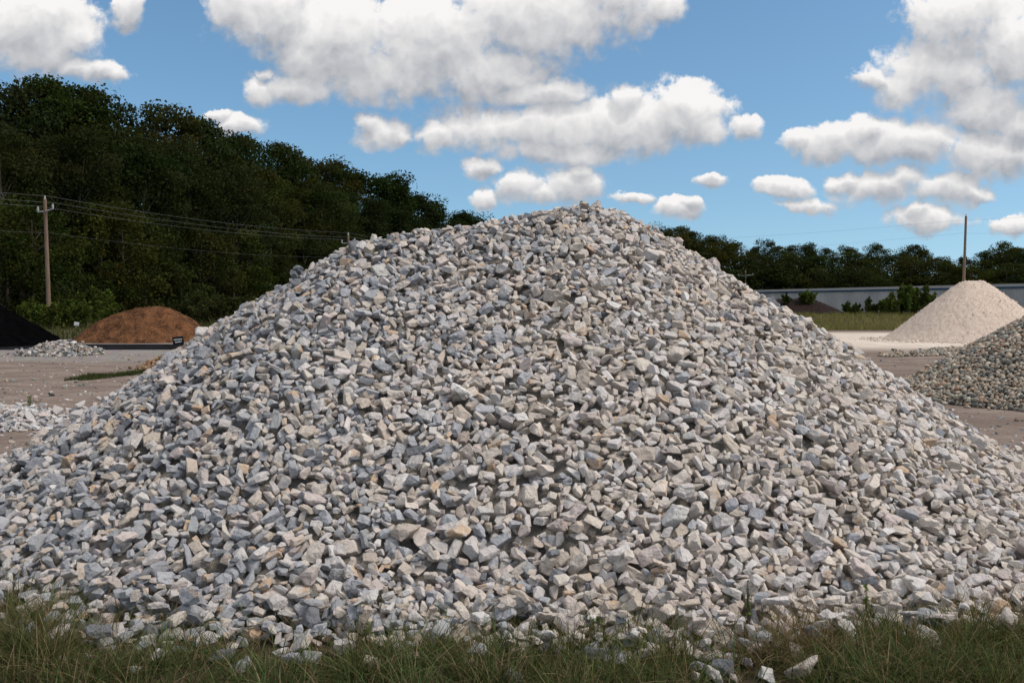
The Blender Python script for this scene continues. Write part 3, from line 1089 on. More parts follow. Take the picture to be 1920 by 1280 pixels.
def tree_variant(kind, seed):
    r = np.random.default_rng(seed)
    if kind == 'broad':
        H, W, zb, n, per, ls = 24.0, 5.2, 0.22, 70, 150, 0.215
    elif kind == 'pine':
        H, W, zb, n, per, ls = 24.0, 3.9, 0.20, 64, 140, 0.21
    elif kind == 'under':
        H, W, zb, n, per, ls = 10.0, 3.6, 0.05, 50, 110, 0.16
    else:                                     # narrow young tree
        H, W, zb, n, per, ls = 14.0, 2.5, 0.10, 48, 110, 0.18
    cen = []
    lean = r.normal(size=2) * 0.03 * H
    for k in range(n):
        t = r.uniform(0, 1) ** 0.85
        z = H * (zb + (1 - zb) * t)
        if kind == 'pine':
            rad = W * (1.08 - t) ** 0.75 * r.uniform(0.6, 1.15)
        else:
            rad = W * math.sqrt(max(0.02, 1 - (2 * t - 0.9) ** 2 * 0.82)) * r.uniform(0.75, 1.15)
        q = r.uniform(0.35, 1.0) ** 0.5 * rad
        a = r.uniform(0, 2 * math.pi)
        cen.append((math.cos(a) * q + lean[0] * t, math.sin(a) * q + lean[1] * t, z))
    cen = np.array(cen)
    P, N, S, C = [], [], [], []
    for c in cen:
        rc = r.uniform(0.7, 1.6) * (0.062 * H if kind in ('broad', 'pine') else 0.085 * H)
        m = int(per * r.uniform(0.6, 1.3))
        d = r.normal(size=(m, 3))
        d /= np.linalg.norm(d, axis=1, keepdims=True)
        q = c + d * (r.uniform(0.2, 1.0, m) ** 0.45)[:, None] * rc * np.array([1.15, 1.15, 0.72])
        P.append(q)
        N.append(d * 0.55 + r.normal(size=(m, 3)) * 0.75 + np.array([0, 0, 0.35]))
        S.append(ls * r.uniform(0.55, 1.25, m))
        tint = GREEN * r.uniform(0.75, 1.25) * np.array([r.uniform(0.85, 1.25), 1.0, r.uniform(0.8, 1.1)])
        C.append(tint[None] * r.uniform(0.85, 1.15, (m, 1)))
    P, N, S, C = np.concatenate(P), np.concatenate(N), np.concatenate(S), np.concatenate(C)
    V, Fq = leaf_quads(P, N, S, r, 0.62)
    crown = np_mesh('crown', V, Fq, np.repeat(C, 4, 0))
    crown.materials.append(M_LEAF)
    tubes = []
    rt = 0.016 * H
    pts = [(lean[0] * t * t, lean[1] * t * t, H * t * 0.88) for t in np.linspace(0, 1, 7)]
    pts[0] = (0, 0, -0.4)
    tubes.append(tube(pts, [rt * (1.15 - 0.98 * t) for t in np.linspace(0, 1, 7)]))
    for c in cen[r.choice(len(cen), 14, replace=False)]:
        t = max(0.12, c[2] / H / 0.95 - 0.14)
        base = Vector((lean[0] * t * t, lean[1] * t * t, H * t * 0.88))
        mid = base.lerp(Vector(c), 0.5) + Vector((0, 0, 0.02 * H))
        rb = rt * (0.55 - 0.42 * t)
        tubes.append(tube([base, mid, c], [rb, rb * 0.6, rb * 0.2], 5))
    trunk = join_tubes(tubes, 'trunk')
    trunk.materials.append(M_BARK)
    return dict(H=H, crown=crown, trunk=trunk)


TREES = {k: [tree_variant(k, 100 + 10 * i + j) for j in range(n)] for i, (k, n) in enumerate((('broad', 5), ('pine', 3), ('under', 4), ('narrow', 4)))}


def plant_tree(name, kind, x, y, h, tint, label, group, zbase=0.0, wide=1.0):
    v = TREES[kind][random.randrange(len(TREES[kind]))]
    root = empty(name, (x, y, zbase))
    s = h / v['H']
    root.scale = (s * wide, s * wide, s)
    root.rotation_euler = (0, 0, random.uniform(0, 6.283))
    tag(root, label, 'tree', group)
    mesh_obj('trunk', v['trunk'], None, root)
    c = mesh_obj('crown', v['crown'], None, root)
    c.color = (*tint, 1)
    return root


def rtint(base=(1, 1, 1), j=0.15):
    k = random.uniform(1 - j, 1 + j)
    return tuple(b_ * k * random.uniform(1 - j * 0.6, 1 + j * 0.6) for b_ in base)


# wood on the left: a line running from near left to far middle
PXS = [-150, 0, 200, 400, 650, 925, 960]
DIS = [76, 82, 95, 114, 148, 205, 215]
SKY_X = [-150, 0, 40, 100, 160, 210, 300, 380, 405, 430, 500, 560, 640, 700, 730, 760, 840, 870, 900, 925, 960]
SKY_Y = [150, 150, 152, 140, 150, 166, 190, 212, 250, 240, 258, 278, 300, 318, 320, 346, 372, 382, 388, 398, 420]
G_TALL2, G_PINE2 = 'tall trees in the second row of the wood', 'pines in the second row of the wood'
G_TALL, G_UNDER, G_PINE, G_FAR, G_YOUNG = ('tall trees of the wood', 'leafy trees at the edge of the wood', 'pines at the far end of the wood',
                                         'trees behind the metal building', 'young trees behind the metal building')
ROW_LABELS = {
    G_TALL: 'tall dark broadleaf tree, {} from the left on the skyline of the wood',
    G_TALL2: 'tall broadleaf tree, {} from the left in the second row of the wood',
    G_PINE: 'dark pine on the falling far end of the wood, {} from the left',
    G_PINE2: 'dark pine in the second row of the far wood end, {} from the left',
    G_UNDER: 'leafy tree branched to the ground, {} from the left along the wood edge',
    'small trees inside the wood': 'dim small tree under the tall ones inside the wood, {} from the left',
    G_FAR: 'dark tree on the skyline behind the metal building, {} from the stone pile',
    G_YOUNG: 'slim young tree before the skyline trees, {} from the stone pile',
    'bushy trees behind the metal building': 'bushy dark tree just over the metal roof, {} from the stone pile',
    'bushes below the utility pole': 'olive green bush behind the mulch mounds, {} from the left',
    'bushes beside the brown mulch': 'dark bush between brown mulch and stone pile, {} from the mulch',
    'tall weeds along the metal wall': 'tall green weed against the metal wall, {} going towards the limestone cone',
    'small weeds along the metal wall': 'small weed by the metal wall, {} from the dark red mulch',
}
px = -30.0
while px < 935:
    D = float(np.interp(px, PXS, DIS))
    for row, (dd, hk) in enumerate(((15, 1.0), (7, 0.84))):
        p = px + random.uniform(-12, 12) + row * 20
        Dr = D + dd + random.uniform(-2, 2)
        top = float(np.interp(p, SKY_X, SKY_Y)) + (random.uniform(-4, 16) if row == 0 else random.uniform(0, 30))
        q = at(p, top, Dr)
        h = q.z * hk * 0.94
        pine = p > 660
        plant_tree('pine_tree' if pine else 'broadleaf_tree', 'pine' if pine else 'broad', q.x, Dr, h,
                   rtint((0.62, 0.75, 0.7) if pine else random.choice([(0.75, 0.8, 0.75), (0.9, 0.95, 0.9), (1.1, 1.1, 0.8), (0.7, 0.78, 0.8)])),
                   'dark green pine at the descending far end of the wood' if pine else 'tall dark broadleaf tree in the wood behind the utility poles',
                   ((G_PINE2 if row else G_PINE) if pine else (G_TALL2 if row else G_TALL)), 0.4, 1.25 if pine else 1.0)
    px += 40 * 95 / D
px = -30.0
while px < 700:
    D = float(np.interp(px, PXS, DIS)) - random.uniform(0, 4)
    q = at(px, 575, D)
    plant_tree('edge_tree', 'under', q.x, D, random.uniform(6, 12.5), rtint(random.choice([(0.9, 0.95, 0.85), (1.2, 1.25, 0.8), (1.0, 1.1, 0.9), (1.05, 1.05, 0.8)])),
               'leafy yellow green tree at the edge of the wood, branches down to the ground', G_UNDER, 0.45)
    px += random.uniform(26, 44) * 95 / D
px = -30.0
while px < 760:
    D = float(np.interp(px, PXS, DIS)) + random.uniform(9, 22)
    q = at(px, 575, D)
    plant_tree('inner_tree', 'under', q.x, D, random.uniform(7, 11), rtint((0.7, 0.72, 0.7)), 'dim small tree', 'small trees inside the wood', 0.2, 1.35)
    px += random.uniform(13, 22) * 95 / D
# tree line on the right, behind the building
RX = [1230, 1260, 1330, 1400, 1480, 1560, 1640, 1680, 1740, 1775, 1830, 1880, 1920, 2000]
RY = [424, 426, 442, 452, 456, 464, 464, 452, 464, 478, 468, 452, 462, 460]
px = 1225.0
while px < 1985:
    for row in range(2):
        p = px + random.uniform(-10, 10) + row * 12
        Dr = 236 + row * -9 + random.uniform(-3, 3)
        top = float(np.interp(p, RX, RY)) + random.uniform(-3, 14) + row * random.uniform(6, 34)
        q = at(p, top, Dr)
        narrow = row == 1
        plant_tree('young_tree' if narrow else 'distant_tree', 'narrow' if narrow else ('broad' if random.random() < 0.7 else 'pine'), q.x, Dr, q.z,
                   rtint(random.choice([(0.8, 0.9, 0.85), (1.0, 1.0, 0.9), (1.2, 1.1, 0.8)])),
                   'slim young tree in front of the tree line behind the metal building' if narrow else 'dark tree on the skyline behind the metal building',
                   G_YOUNG if narrow else G_FAR, 0.0, 1.5 if narrow else 1.1)
    px += random.uniform(20, 30)
px = 1225.0
while px < 1985:
    D = random.uniform(219, 225)
    q = at(px, 575, D)
    plant_tree('thicket_tree', 'under', q.x, D, random.uniform(8.5, 13), rtint(random.choice([(0.8, 0.9, 0.85), (1.0, 1.0, 0.9), (1.15, 1.1, 0.8)])),
               'bushy dark tree closing the foot of the tree line behind the metal building', 'bushy trees behind the metal building', -0.3, 1.5)
    px += random.uniform(24, 34)


def shrub(name, label, group, x, y, z, h, w, tint, seed, dens=1.0, leaf=0.07, category='shrub'):
    r = np.random.default_rng(seed)
    root = empty(name, (x, y, z))
    tag(root, label, category, group)
    ns = int(9 * dens) + 5
    stems, P, N, S, C = [], [], [], [], []
    for k in range(ns):
        a, q = r.uniform(0, 6.283), abs(r.normal()) * 0.5
        tip = Vector((math.cos(a) * w * min(q, 1.1), math.sin(a) * w * min(q, 1.1), h * r.uniform(0.6, 1.05) * (1 - 0.35 * min(q, 1.1))))
        base = Vector((tip.x * 0.25, tip.y * 0.25, -0.05))
        mid = base.lerp(tip, 0.55) + Vector((0, 0, 0.06 * h))
        stems.append(tube([base, mid, tip], [0.012 * h, 0.007 * h, 0.003 * h], 4))
        m = int(34 * dens * (0.6 + h * 0.5))
        t = r.uniform(0.1, 1.0, m) ** 0.7
        pts = np.array([tuple(base.lerp(mid, min(1, u * 1.8)) if u < 0.55 else mid.lerp(tip, (u - 0.55) / 0.45)) for u in t])
        pts = pts + r.normal(size=(m, 3)) * np.array([0.13, 0.13, 0.10]) * w * (1.15 - 0.7 * t)[:, None]
        pts[:, 2] = np.maximum(pts[:, 2], 0.02)
        P.append(pts)
        N.append(r.normal(size=(m, 3)) + np.array([0, 0, 0.7]))
        S.append(leaf * r.uniform(0.6, 1.4, m))
        C.append((GREEN * r.uniform(0.7, 1.35))[None] * r.uniform(0.8, 1.2, (m, 1)))
    P, N, S, C = map(np.concatenate, (P, N, S, C))
    V, Fq = leaf_quads(P, N, S, r, 0.5)
    mesh_obj('stems', join_tubes(stems, 'stems'), M_BARK, root)
    c = mesh_obj('foliage', np_mesh('foliage', V, Fq, np.repeat(C, 4, 0)), M_LEAF, root)
    c.color = (*tint, 1)
    return root


# bushes behind the heaps on the left
k = 0
for px, py, D, h, w in [(75, 620, 56, 1.3, 1.1), (100, 618, 54, 1.6, 1.3), (128, 620, 55, 1.8, 1.4), (152, 616, 56, 2.0, 1.5), (180, 612, 62, 2.7, 1.5), (205, 610, 67, 2.4, 1.4), (60, 610, 66, 1.7, 1.4), (112, 624, 56, 1.0, 1.0)]:
    q = at(px, py, D)
    shrub('verge_bush', 'olive green bush behind the mulch mounds at the foot of the utility pole', 'bushes below the utility pole', q.x, D,
          float(verge_h(np.array([[q.x]]), np.array([[float(D)]]))[0, 0]), h, w, rtint((1.6, 1.7, 0.9)), 500 + k, 1.6, 0.12)
    k += 1
for px, D, h, w in [(345, 62, 1.6, 1.3), (372, 60, 2.2, 1.5), (402, 58, 1.9, 1.4), (428, 60, 2.2, 1.5), (455, 62, 2.0, 1.4), (390, 66, 2.8, 1.5)]:
    q = at(px, 600, D)
    shrub('verge_bush', 'dark bush between the brown mulch mound and the stone pile', 'bushes beside the brown mulch', q.x, D,
          float(verge_h(np.array([[q.x]]), np.array([[float(D)]]))[0, 0]), h, w, rtint((1.0, 0.95, 0.8)), 500 + k, 1.6, 0.12)
    k += 1
# weeds along the metal wall
for px, D, h, w in [(1655, 82, 1.5, 1.0), (1672, 82, 2.1, 1.2), (1690, 83, 2.7, 1.2), (1702, 82, 3.2, 0.9), (1716, 83, 2.5, 1.1), (1735, 82, 2.8, 1.0), (1748, 81, 1.9, 1.0), (1764, 81, 1.6, 1.0)]:
    q = at(px, 590, D)
    shrub('tall_weed', 'tall green weed against the metal wall beside the limestone cone', 'tall weeds along the metal wall', q.x, D,
          float(bank_h(np.array([[q.x]]), np.array([[float(D)]]))[0, 0]), h, w, rtint((1.9, 2.0, 1.2)), 500 + k, 1.5, 0.13)
    k += 1
for px, D, h, w in [(1588, 83, 1.2, 0.8), (1604, 83, 1.1, 0.8), (1628, 83, 1.7, 0.7), (1640, 83, 1.1, 0.9)]:
    q = at(px, 590, D)
    shrub('small_weed', 'small weed between the dark red mulch and the tall weeds', 'small weeds along the metal wall', q.x, D,
          float(bank_h(np.array([[q.x]]), np.array([[float(D)]]))[0, 0]), h, w, rtint((1.5, 1.6, 1.1)), 500 + k, 1.3, 0.12)
    k += 1
q = at(1512, 566, 85.0)
shrub('mulch_bush', 'round green bush growing on top of the dark red mulch', None, q.x, 85.0, q.z - 0.3, 1.55, 1.2, (2.0, 2.2, 1.2), 601, 2.2, 0.12)
q = at(1475, 566, 84.5)
shrub('mulch_weed', 'thin weed on the mulch mound, half hidden by the stone slope', None, q.x, 84.5, q.z - 0.2, 1.1, 0.7, (1.0, 1.1, 0.8), 602, 1.2, 0.10)
# sprigs in the white rubble and by the pile
q = ground_at(57, 778)
shrub('weed_sprig', 'lone green sprig standing in the white rubble', None, q.x, q.y, 0.05, 0.36, 0.10, (3.4, 4.2, 2.0), 603, 0.35, 0.018, 'weed')
q = ground_at(90, 790)
shrub('weed_sprig', 'short faint sprig just beside the lone green one', None, q.x, q.y, 0.05, 0.2, 0.08, (2.6, 2.6, 1.5), 604, 0.3, 0.016, 'weed')
for px, py, h, lab in [(1404, 1205, 0.36, 'yellow green stalk with seed heads among the stones, just above the straw tuft'), (1625, 1175, 0.26, 'small yellow green weed rooted among the lowest stones, right of centre'),
                       (690, 1215, 0.20, 'thin green weed among the lowest stones, left of centre'), (1120, 1210, 0.2, 'thin green weed among the lowest stones below the peak')]:
    q = ground_at(px, py)
    zq = float(PILE.H[int((q.y - PILE.y0) / PILE.cell), int((q.x - PILE.x0) / PILE.cell)])
    shrub('stone_weed', lab, None, q.x, q.y, max(0.0, zq - 0.05), h, 0.05, (3.0, 3.4, 1.4), 700 + int(px), 0.3, 0.011, 'weed')


# ------------------------------------------------------------------ utility poles and wires
def box_arrays(x0, x1, y0, y1, z0, z1):
    V = [(x, y, z) for z in (z0, z1) for y in (y0, y1) for x in (x0, x1)]
    Fq = [(0, 2, 3, 1), (4, 5, 7, 6), (0, 1, 5, 4), (2, 6, 7, 3), (0, 4, 6, 2), (1, 3, 7, 5)]
    return V, Fq


def utility_pole(label, x, y, h, arm_dir, arm=True, lean=(0, 0), arm_w=1.9, group=None):
    root = empty('utility_pole', (x, y, 0))
    tag(root, label, 'utility pole', group)
    pts = [(lean[0] * t, lean[1] * t, -0.3 + (h + 0.3) * t) for t in np.linspace(0, 1, 6)]
    mesh_obj('shaft', join_tubes([tube(pts, [0.17, 0.165, 0.155, 0.145, 0.13, 0.12], 12)], 'shaft'), M_POLE, root)
    capv = join_tubes([tube([(lean[0], lean[1], h - 0.02), (lean[0], lean[1], h + 0.05), (lean[0], lean[1], h + 0.26)], [0.13, 0.05, 0.045], 8)], 'pole_top_insulator')
    mesh_obj('pole_top_insulator', capv, M_GALV, root)
    if arm:
        a = math.atan2(arm_dir[1], arm_dir[0])
        az = h - 0.95
        o = mesh_obj('crossarm', join_tubes([tube([(-arm_w / 2, 0, 0.0), (-0.1, 0, 0), (0.1, 0, 0.0), (arm_w / 2, 0, 0.12)], [0.055, 0.075, 0.075, 0.055], 6)], 'crossarm'),
                     M_GALV, root, (lean[0] * 0.9, lean[1] * 0.9, az))
        o.rotation_euler = (0, 0, a)
        for s in (-1, 1):
            i = mesh_obj('insulator', join_tubes([tube([(s * arm_w / 2, 0, 0.0), (s * arm_w / 2, 0, 0.2), (s * arm_w / 2, 0, 0.42)], [0.05, 0.09, 0.05], 8)], 'insulator'), M_GALV, o,
                         (0, 0, 0.1 if s > 0 else 0.0))
    return root


P1, P2 = at(89, 395, 70), at(653, 452, 104)
poles = [(P1.x - 19, P1.y - 34, 10.3), (P1.x, P1.y, at(87, 373, 70).z), (P2.x, P2.y, at(653, 440, 104).z), (P2.x + 19, P2.y + 34, 9.9)]
PERP = (0.85, -0.5)
utility_pole('wooden utility pole with short crossarm standing before the dark wood', *poles[1], PERP, lean=(-0.18, 0))
utility_pole('second utility pole, only its crossarm showing over the stone slope', *poles[2], PERP)
q = at(1398, 509, 216)
utility_pole('tiny far utility pole showing at the right slope of the stone pile', q.x, q.y, q.z, (1, -0.2), arm_w=3.4)
q = at(1808, 405, 103)
utility_pole('bare pole without crossarm rising behind the limestone cone', q.x, q.y, q.z, (1, 0), arm=False, lean=(0.2, 0))


def wire(name, label, pts, sag=0.5, rad=0.010, group=None):
    P = []
    for (a, b2) in zip(pts[:-1], pts[1:]):
        a, b2 = Vector(a), Vector(b2)
        for i in range(12):
            t = i / 12
            P.append(a.lerp(b2, t) - Vector((0, 0, 4 * sag * t * (1 - t))))
    P.append(Vector(pts[-1]))
    o0 = P[0].copy()
    me = join_tubes([tube([p - o0 for p in P], [rad] * len(P), 5)], name)
    return tag(mesh_obj(name, me, M_WIRE, None, o0), label, 'wire', group)


def along(off, dz):
    return [(x + PERP[0] * off, y + PERP[1] * off, z + dz) for x, y, z in poles]


wire('power_line', 'topmost wire, running over the tips of the wooden poles', along(0, 0.22))
wire('power_line', 'wire carried on the raised outer end of the crossarm', along(0.93, -0.36))
wire('power_line', 'wire carried on the lower end of the crossarm, nearer the wood', along(-0.93, -0.52))
wire('power_line', 'thin low wire fixed a third of the way down the wooden pole', along(0.12, -2.6), rad=0.006)
q0 = at(1250, 452, 120)
q1 = at(1808, 412, 103)
q2 = at(2050, 392, 96)
wire('power_line', 'faint upper wire in the sky running to the bare pole', [tuple(q0), tuple(q1), tuple(q2)], 0.25, 0.007)
q0, q1 = at(1250, 480, 120), at(1807, 437, 103)
wire('power_line', 'faint lower wire in the sky running to the bare pole', [tuple(q0), tuple(q1), tuple(at(2050, 430, 96))], 0.2, 0.006)


# ------------------------------------------------------------------ long metal building
def build_shed():
    eave_l, eave_r = at(1450, 548, 119), at(1920, 536, 90)
    zE = 0.5 * (eave_l.z + eave_r.z)
    d = Vector((eave_r.x - eave_l.x, eave_r.y - eave_l.y, 0)).normalized()
    nrm = Vector((-d.y, d.x, 0))
    if nrm.y < 0:
        nrm = -nrm                       # points away from the camera
    A = Vector((eave_l.x, eave_l.y, 0)) - d * 14
    L = (Vector((eave_r.x, eave_r.y, 0)) - A).length + 6
    root = empty('metal_building', A)
    root.rotation_euler = (0, 0, math.atan2(d.y, d.x))
    tag(root, 'long low grey metal building with blue eave stripe behind the weeds', 'building')
    # local axes: x along the wall, +y away from the camera
    depth = 18.0
    side = 1 if (Vector((math.cos(root.rotation_euler.z + math.pi / 2), math.sin(root.rotation_euler.z + math.pi / 2), 0)).dot(nrm) > 0) else -1
    pitch = 0.305
    n = int(L / pitch)
    V, Fq = [], []
    prof = [(0.0, 0.0), (0.17, 0.0), (0.20, -0.06), (0.275, -0.06)]
    xs = []
    for i in range(n):
        for (u, v) in prof:
            xs.append((i * pitch + u, v))
    for (u, v) in xs:
        V += [(u, v * side, -0.2), (u, v * side, zE - 0.05)]
    for i in range(len(xs) - 1):
        Fq.append((2 * i, 2 * i + 2, 2 * i + 3, 2 * i + 1))
    m_wall, w, out = new_mat('corrugated_wall')
    tc = w.n('ShaderNodeTexCoord').outputs['Object']
    col = w.mix(w.ramp(w.noise(w.vmath('MULTIPLY', tc, (0.5, 1, 0.2)), 1.2, 4), 0.3, 0.7), (0.36, 0.36, 0.365, 1), (0.46, 0.46, 0.465, 1))
    principled(w, out, col, 0.5, spec=0.4)
    mesh_obj('wall', np_mesh('wall', np.array(V), np.array(Fq)), m_wall, root)
    ends = []
    for u in (0.0, n * pitch):
        ends.append(([(u, 0, -0.2), (u, side * depth, -0.2), (u, side * depth, zE), (u, side * depth / 2, zE + 0.3), (u, 0, zE)], [(0, 1, 2, 3, 4)]))
    for v, f in ends:
        me = bpy.data.meshes.new('end_wall')
        me.from_pydata(v, [], f)
        mesh_obj('end_wall', me, m_wall, root)
    me = bpy.data.meshes.new('back_wall')
    me.from_pydata([(0, side * depth, -0.2), (L, side * depth, -0.2), (L, side * depth, zE), (0, side * depth, zE)], [], [(0, 1, 2, 3)])
    mesh_obj('back_wall', me, m_wall, root)
    V, Fq = box_arrays(-0.3, n * pitch + 0.3, min(-0.22 * side, -0.03 * side), max(-0.22 * side, -0.03 * side), zE + 0.02, zE + 0.30)
    mesh_obj('fascia', np_mesh('fascia', np.array(V), np.array(Fq)), mat_simple('pale_metal_trim', (0.34, 0.34, 0.335), (0.40, 0.40, 0.395), 0.6, 0.5, spec=0.4), root)
    V, Fq = box_arrays(-0.2, n * pitch + 0.2, min(-0.13 * side, -0.02 * side), max(-0.13 * side, -0.02 * side), zE - 0.16, zE + 0.018)
    mesh_obj('eave_stripe', np_mesh('eave_stripe', np.array(V), np.array(Fq)), mat_simple('blue_trim', (0.03, 0.085, 0.18), (0.045, 0.11, 0.21), 0.8, 0.5, spec=0.4), root)
    me = bpy.data.meshes.new('roof')
    me.from_pydata([(-0.3, -0.15 * side, zE + 0.305), (L, -0.15 * side, zE + 0.305), (L, side * depth / 2, zE + 0.42), (-0.3, side * depth / 2, zE + 0.42), (L, side * (depth + 0.2), zE + 0.3), (-0.3, side * (depth + 0.2), zE + 0.3)],
                   [], [(0, 1, 2, 3), (3, 2, 4, 5)])
    mesh_obj('roof', me, mat_simple('pale_roof_metal', (0.45, 0.45, 0.44), (0.55, 0.55, 0.54), 0.5, 0.45, spec=0.4), root)


build_shed()


# ------------------------------------------------------------------ small signs
def build_signs():
    g = ground_at(336, 652)
    root = empty('mulch_sign', (g.x, g.y, 0))
    tag(root, 'small black sign with white lettering tilted before the brown mulch', 'sign')
    root.rotation_euler = (0, math.radians(-7), math.radians(4))
    V, Fq = box_arrays(-0.22, 0.22, -0.012, 0.012, 0.12, 0.46)
    board = mesh_obj('board', np_mesh('board', np.array(V), np.array(Fq)), M_SIGN_BLACK, root)
    # two lines of white hand lettering, illegible at this distance
    r = np.random.default_rng(9)
    for z, x0, x1 in ((0.345, -0.16, 0.15), (0.245, -0.12, 0.12)):
        V, Fq = [], []
        x = x0
        while x < x1:
            wv = r.uniform(0.012, 0.03)
            v, f = box_arrays(x, x + wv, -0.0165, -0.0125, z - r.uniform(0.012, 0.026), z + r.uniform(0.012, 0.030))
            Fq += [tuple(i + len(V) for i in q_) for q_ in f]
            V += v
            x += wv + r.uniform(0.006, 0.018)
        mesh_obj('lettering', np_mesh('lettering', np.array(V), np.array(Fq)), M_SIGN_WHITE, board)
    mesh_obj('stake', join_tubes([tube([(0.02, 0.03, -0.1), (0.02, 0.03, 0.4), (-0.02, 0.04, 0.78)], [0.014, 0.014, 0.012], 6)], 'stake'), M_POLE, root)
    q = at(142, 607, 53)
    zb = float(verge_h(np.array([[q.x]]), np.array([[53.0]]))[0, 0])
    root = empty('marker_sign', (q.x, 53, zb))
    tag(root, 'tiny white marker plate standing in the bushes behind the mulch', 'sign')
    V, Fq = box_arrays(-0.14, 0.14, -0.01, 0.01, q.z - zb - 0.11, q.z - zb + 0.11)
    p = mesh_obj('plate', np_mesh('plate', np.array(V), np.array(Fq)), M_SIGN_WHITE, root)
    p.rotation_euler = (0, math.radians(8), 0)
    mesh_obj('post', join_tubes([tube([(0, 0.03, -0.1), (0, 0.03, q.z - zb - 0.12)], [0.02, 0.02], 6)], 'post'), M_GALV, root)


build_signs()


# ------------------------------------------------------------------ grass
def blades(base, h, w, lean, tint, r, seg=4):
    """ribbons: base (n,3), height, width, lean vector (n,2), tint (n,3)"""
    n = len(base)
    a = r.uniform(0, 6.283, n)
    side = np.stack([np.cos(a), np.sin(a), np.zeros(n)], 1)
    V = np.zeros((n, 2 * seg + 1, 3))
    for k in range(seg + 1):
        t = k / seg
        c = base.copy()
        c[:, 0] += lean[:, 0] * h * t ** 1.8
        c[:, 1] += lean[:, 1] * h * t ** 1.8
        droop = np.minimum(np.hypot(lean[:, 0], lean[:, 1]), 1.6)
        c[:, 2] += h * (t - 0.32 * droop * t * t)
        if k < seg:
            ww = (w * (1 - t) ** 0.6)[:, None] * 0.5
            V[:, 2 * k] = c - side * ww
            V[:, 2 * k + 1] = c + side * ww
        else:
            V[:, 2 * k] = c
    tris = []
    for k in range(seg - 1):
        i = 2 * k
        tris += [(i, i + 1, i + 3), (i, i + 3, i + 2)]
    i = 2 * (seg - 1)
    tris.append((i, i + 1, i + 2))
    T = (np.array(tris)[None] + (np.arange(n) * (2 * seg + 1))[:, None, None]).reshape(-1, 3)
    C = np.repeat(tint, 2 * seg + 1, 0)
    return V.reshape(-1, 3), T, C


def pile_height(x, y):
    d = PILE
    ix = np.clip(((x - d.x0) / d.cell).astype(int), 0, d.S.shape[1] - 1)
    iy = np.clip(((y - d.y0) / d.cell).astype(int), 0, d.S.shape[0] - 1)
    inside = (x > d.x0) & (y > d.y0) & (x < d.x0 + d.cell * d.S.shape[1])
    return np.where(inside, np.maximum(d.S[iy, ix] - 0.14, 0), 0)


def front_grass():
    r = np.random.default_rng(77)
    # tufts given as: photo x, photo y of the root, spread (m), number, blade height (m), dryness 0..1
    tufts = []
    for px in np.arange(-40, 1980, 17):
        d = 1.0
        if 1290 < px < 1560:
            d = 0.25
        lo = float(np.interp(px, [0, 110, 170, 420, 560, 700, 1000, 1290, 1560, 1620, 1900], [1125, 1150, 1240, 1230, 1250, 1230, 1205, 1205, 1245, 1200, 1200]))
        for k in range(3):
            py = r.uniform(lo, 1330)
            if r.random() < d:
                tufts.append((px + r.uniform(-15, 15), py, r.uniform(0.035, 0.085), int(r.uniform(25, 95) * (0.55 if 140 < px < 640 else 1.0)), r.uniform(0.08, 0.24), 0.22))
    for px in np.arange(-30, 125, 13):
        for k in range(3):
            tufts.append((px + r.uniform(-10, 10), r.uniform(1120, 1260), 0.09, 100, r.uniform(0.16, 0.27), 0.3))
    for px in np.arange(1600, 1900, 15):
        for k in range(3):
            tufts.append((px, r.uniform(1190, 1280), 0.09, int(r.uniform(20, 85)), r.uniform(0.09, 0.20), 0.28))
    for k in range(16):
        tufts.append((r.uniform(1395, 1580), r.uniform(1215, 1245), 0.09, 110, r.uniform(0.14, 0.22), 0.9))
    for k in range(8):
        tufts.append((r.uniform(1750, 1960), r.uniform(1150, 1190), 0.10, 90, r.uniform(0.14, 0.22), 0.75))
    for k in range(10):
        tufts.append((r.uniform(1525, 1600), r.uniform(1245, 1290), 0.06, 70, r.uniform(0.10, 0.18), 0.05))
    # single stalks reaching up among the lowest stones
    for k in range(260):
        tufts.append((r.uniform(150, 1900), r.uniform(1160, 1235), 0.05, int(r.uniform(3, 12)), r.uniform(0.10, 0.24), 0.3))
    B, Hh, Wd, Ln, Tn = [], [], [], [], []
    for px, py, sp, n, h, dry in tufts:
        g = ground_at(px, py)
        off = r.normal(size=(n, 2)) * sp
        xy = np.array([g.x, g.y]) + off
        B.append(np.column_stack([xy, pile_height(xy[:, 0], xy[:, 1]) - 0.01]))
        Hh.append(h * r.uniform(0.4, 1.32, n))
        Wd.append(r.uniform(0.0025, 0.0065, n))
        a = r.uniform(0, 6.283, n)
        m = np.abs(r.normal(size=n)) * 0.62 + 0.12
        Ln.append(np.column_stack([np.cos(a) * m, np.sin(a) * m]) + off / sp * 0.42)
        green = np.array((0.078, 0.098, 0.038)) * r.uniform(0.6, 1.5) * np.array([r.uniform(0.8, 1.25), 1.0, 1.0])
        straw = np.array((0.23, 0.168, 0.105)) * r.uniform(0.7, 1.15)
        isdry = (r.random(n) < dry)[:, None]
        Tn.append(np.where(isdry, straw, green) * r.uniform(0.35, 1.55, (n, 1)))
    B, Hh, Wd, Ln, Tn = map(np.concatenate, (B, Hh, Wd, Ln, Tn))
    V, T, C = blades(B, Hh, Wd, Ln, Tn, r)
    o = mesh_obj('grass', np_mesh('grass', V, T, C), M_GRASS)
    tag(o, 'wispy green and straw grass along the foot of the stone pile', 'grass', kind='stuff')
    print('front blades', len(B))


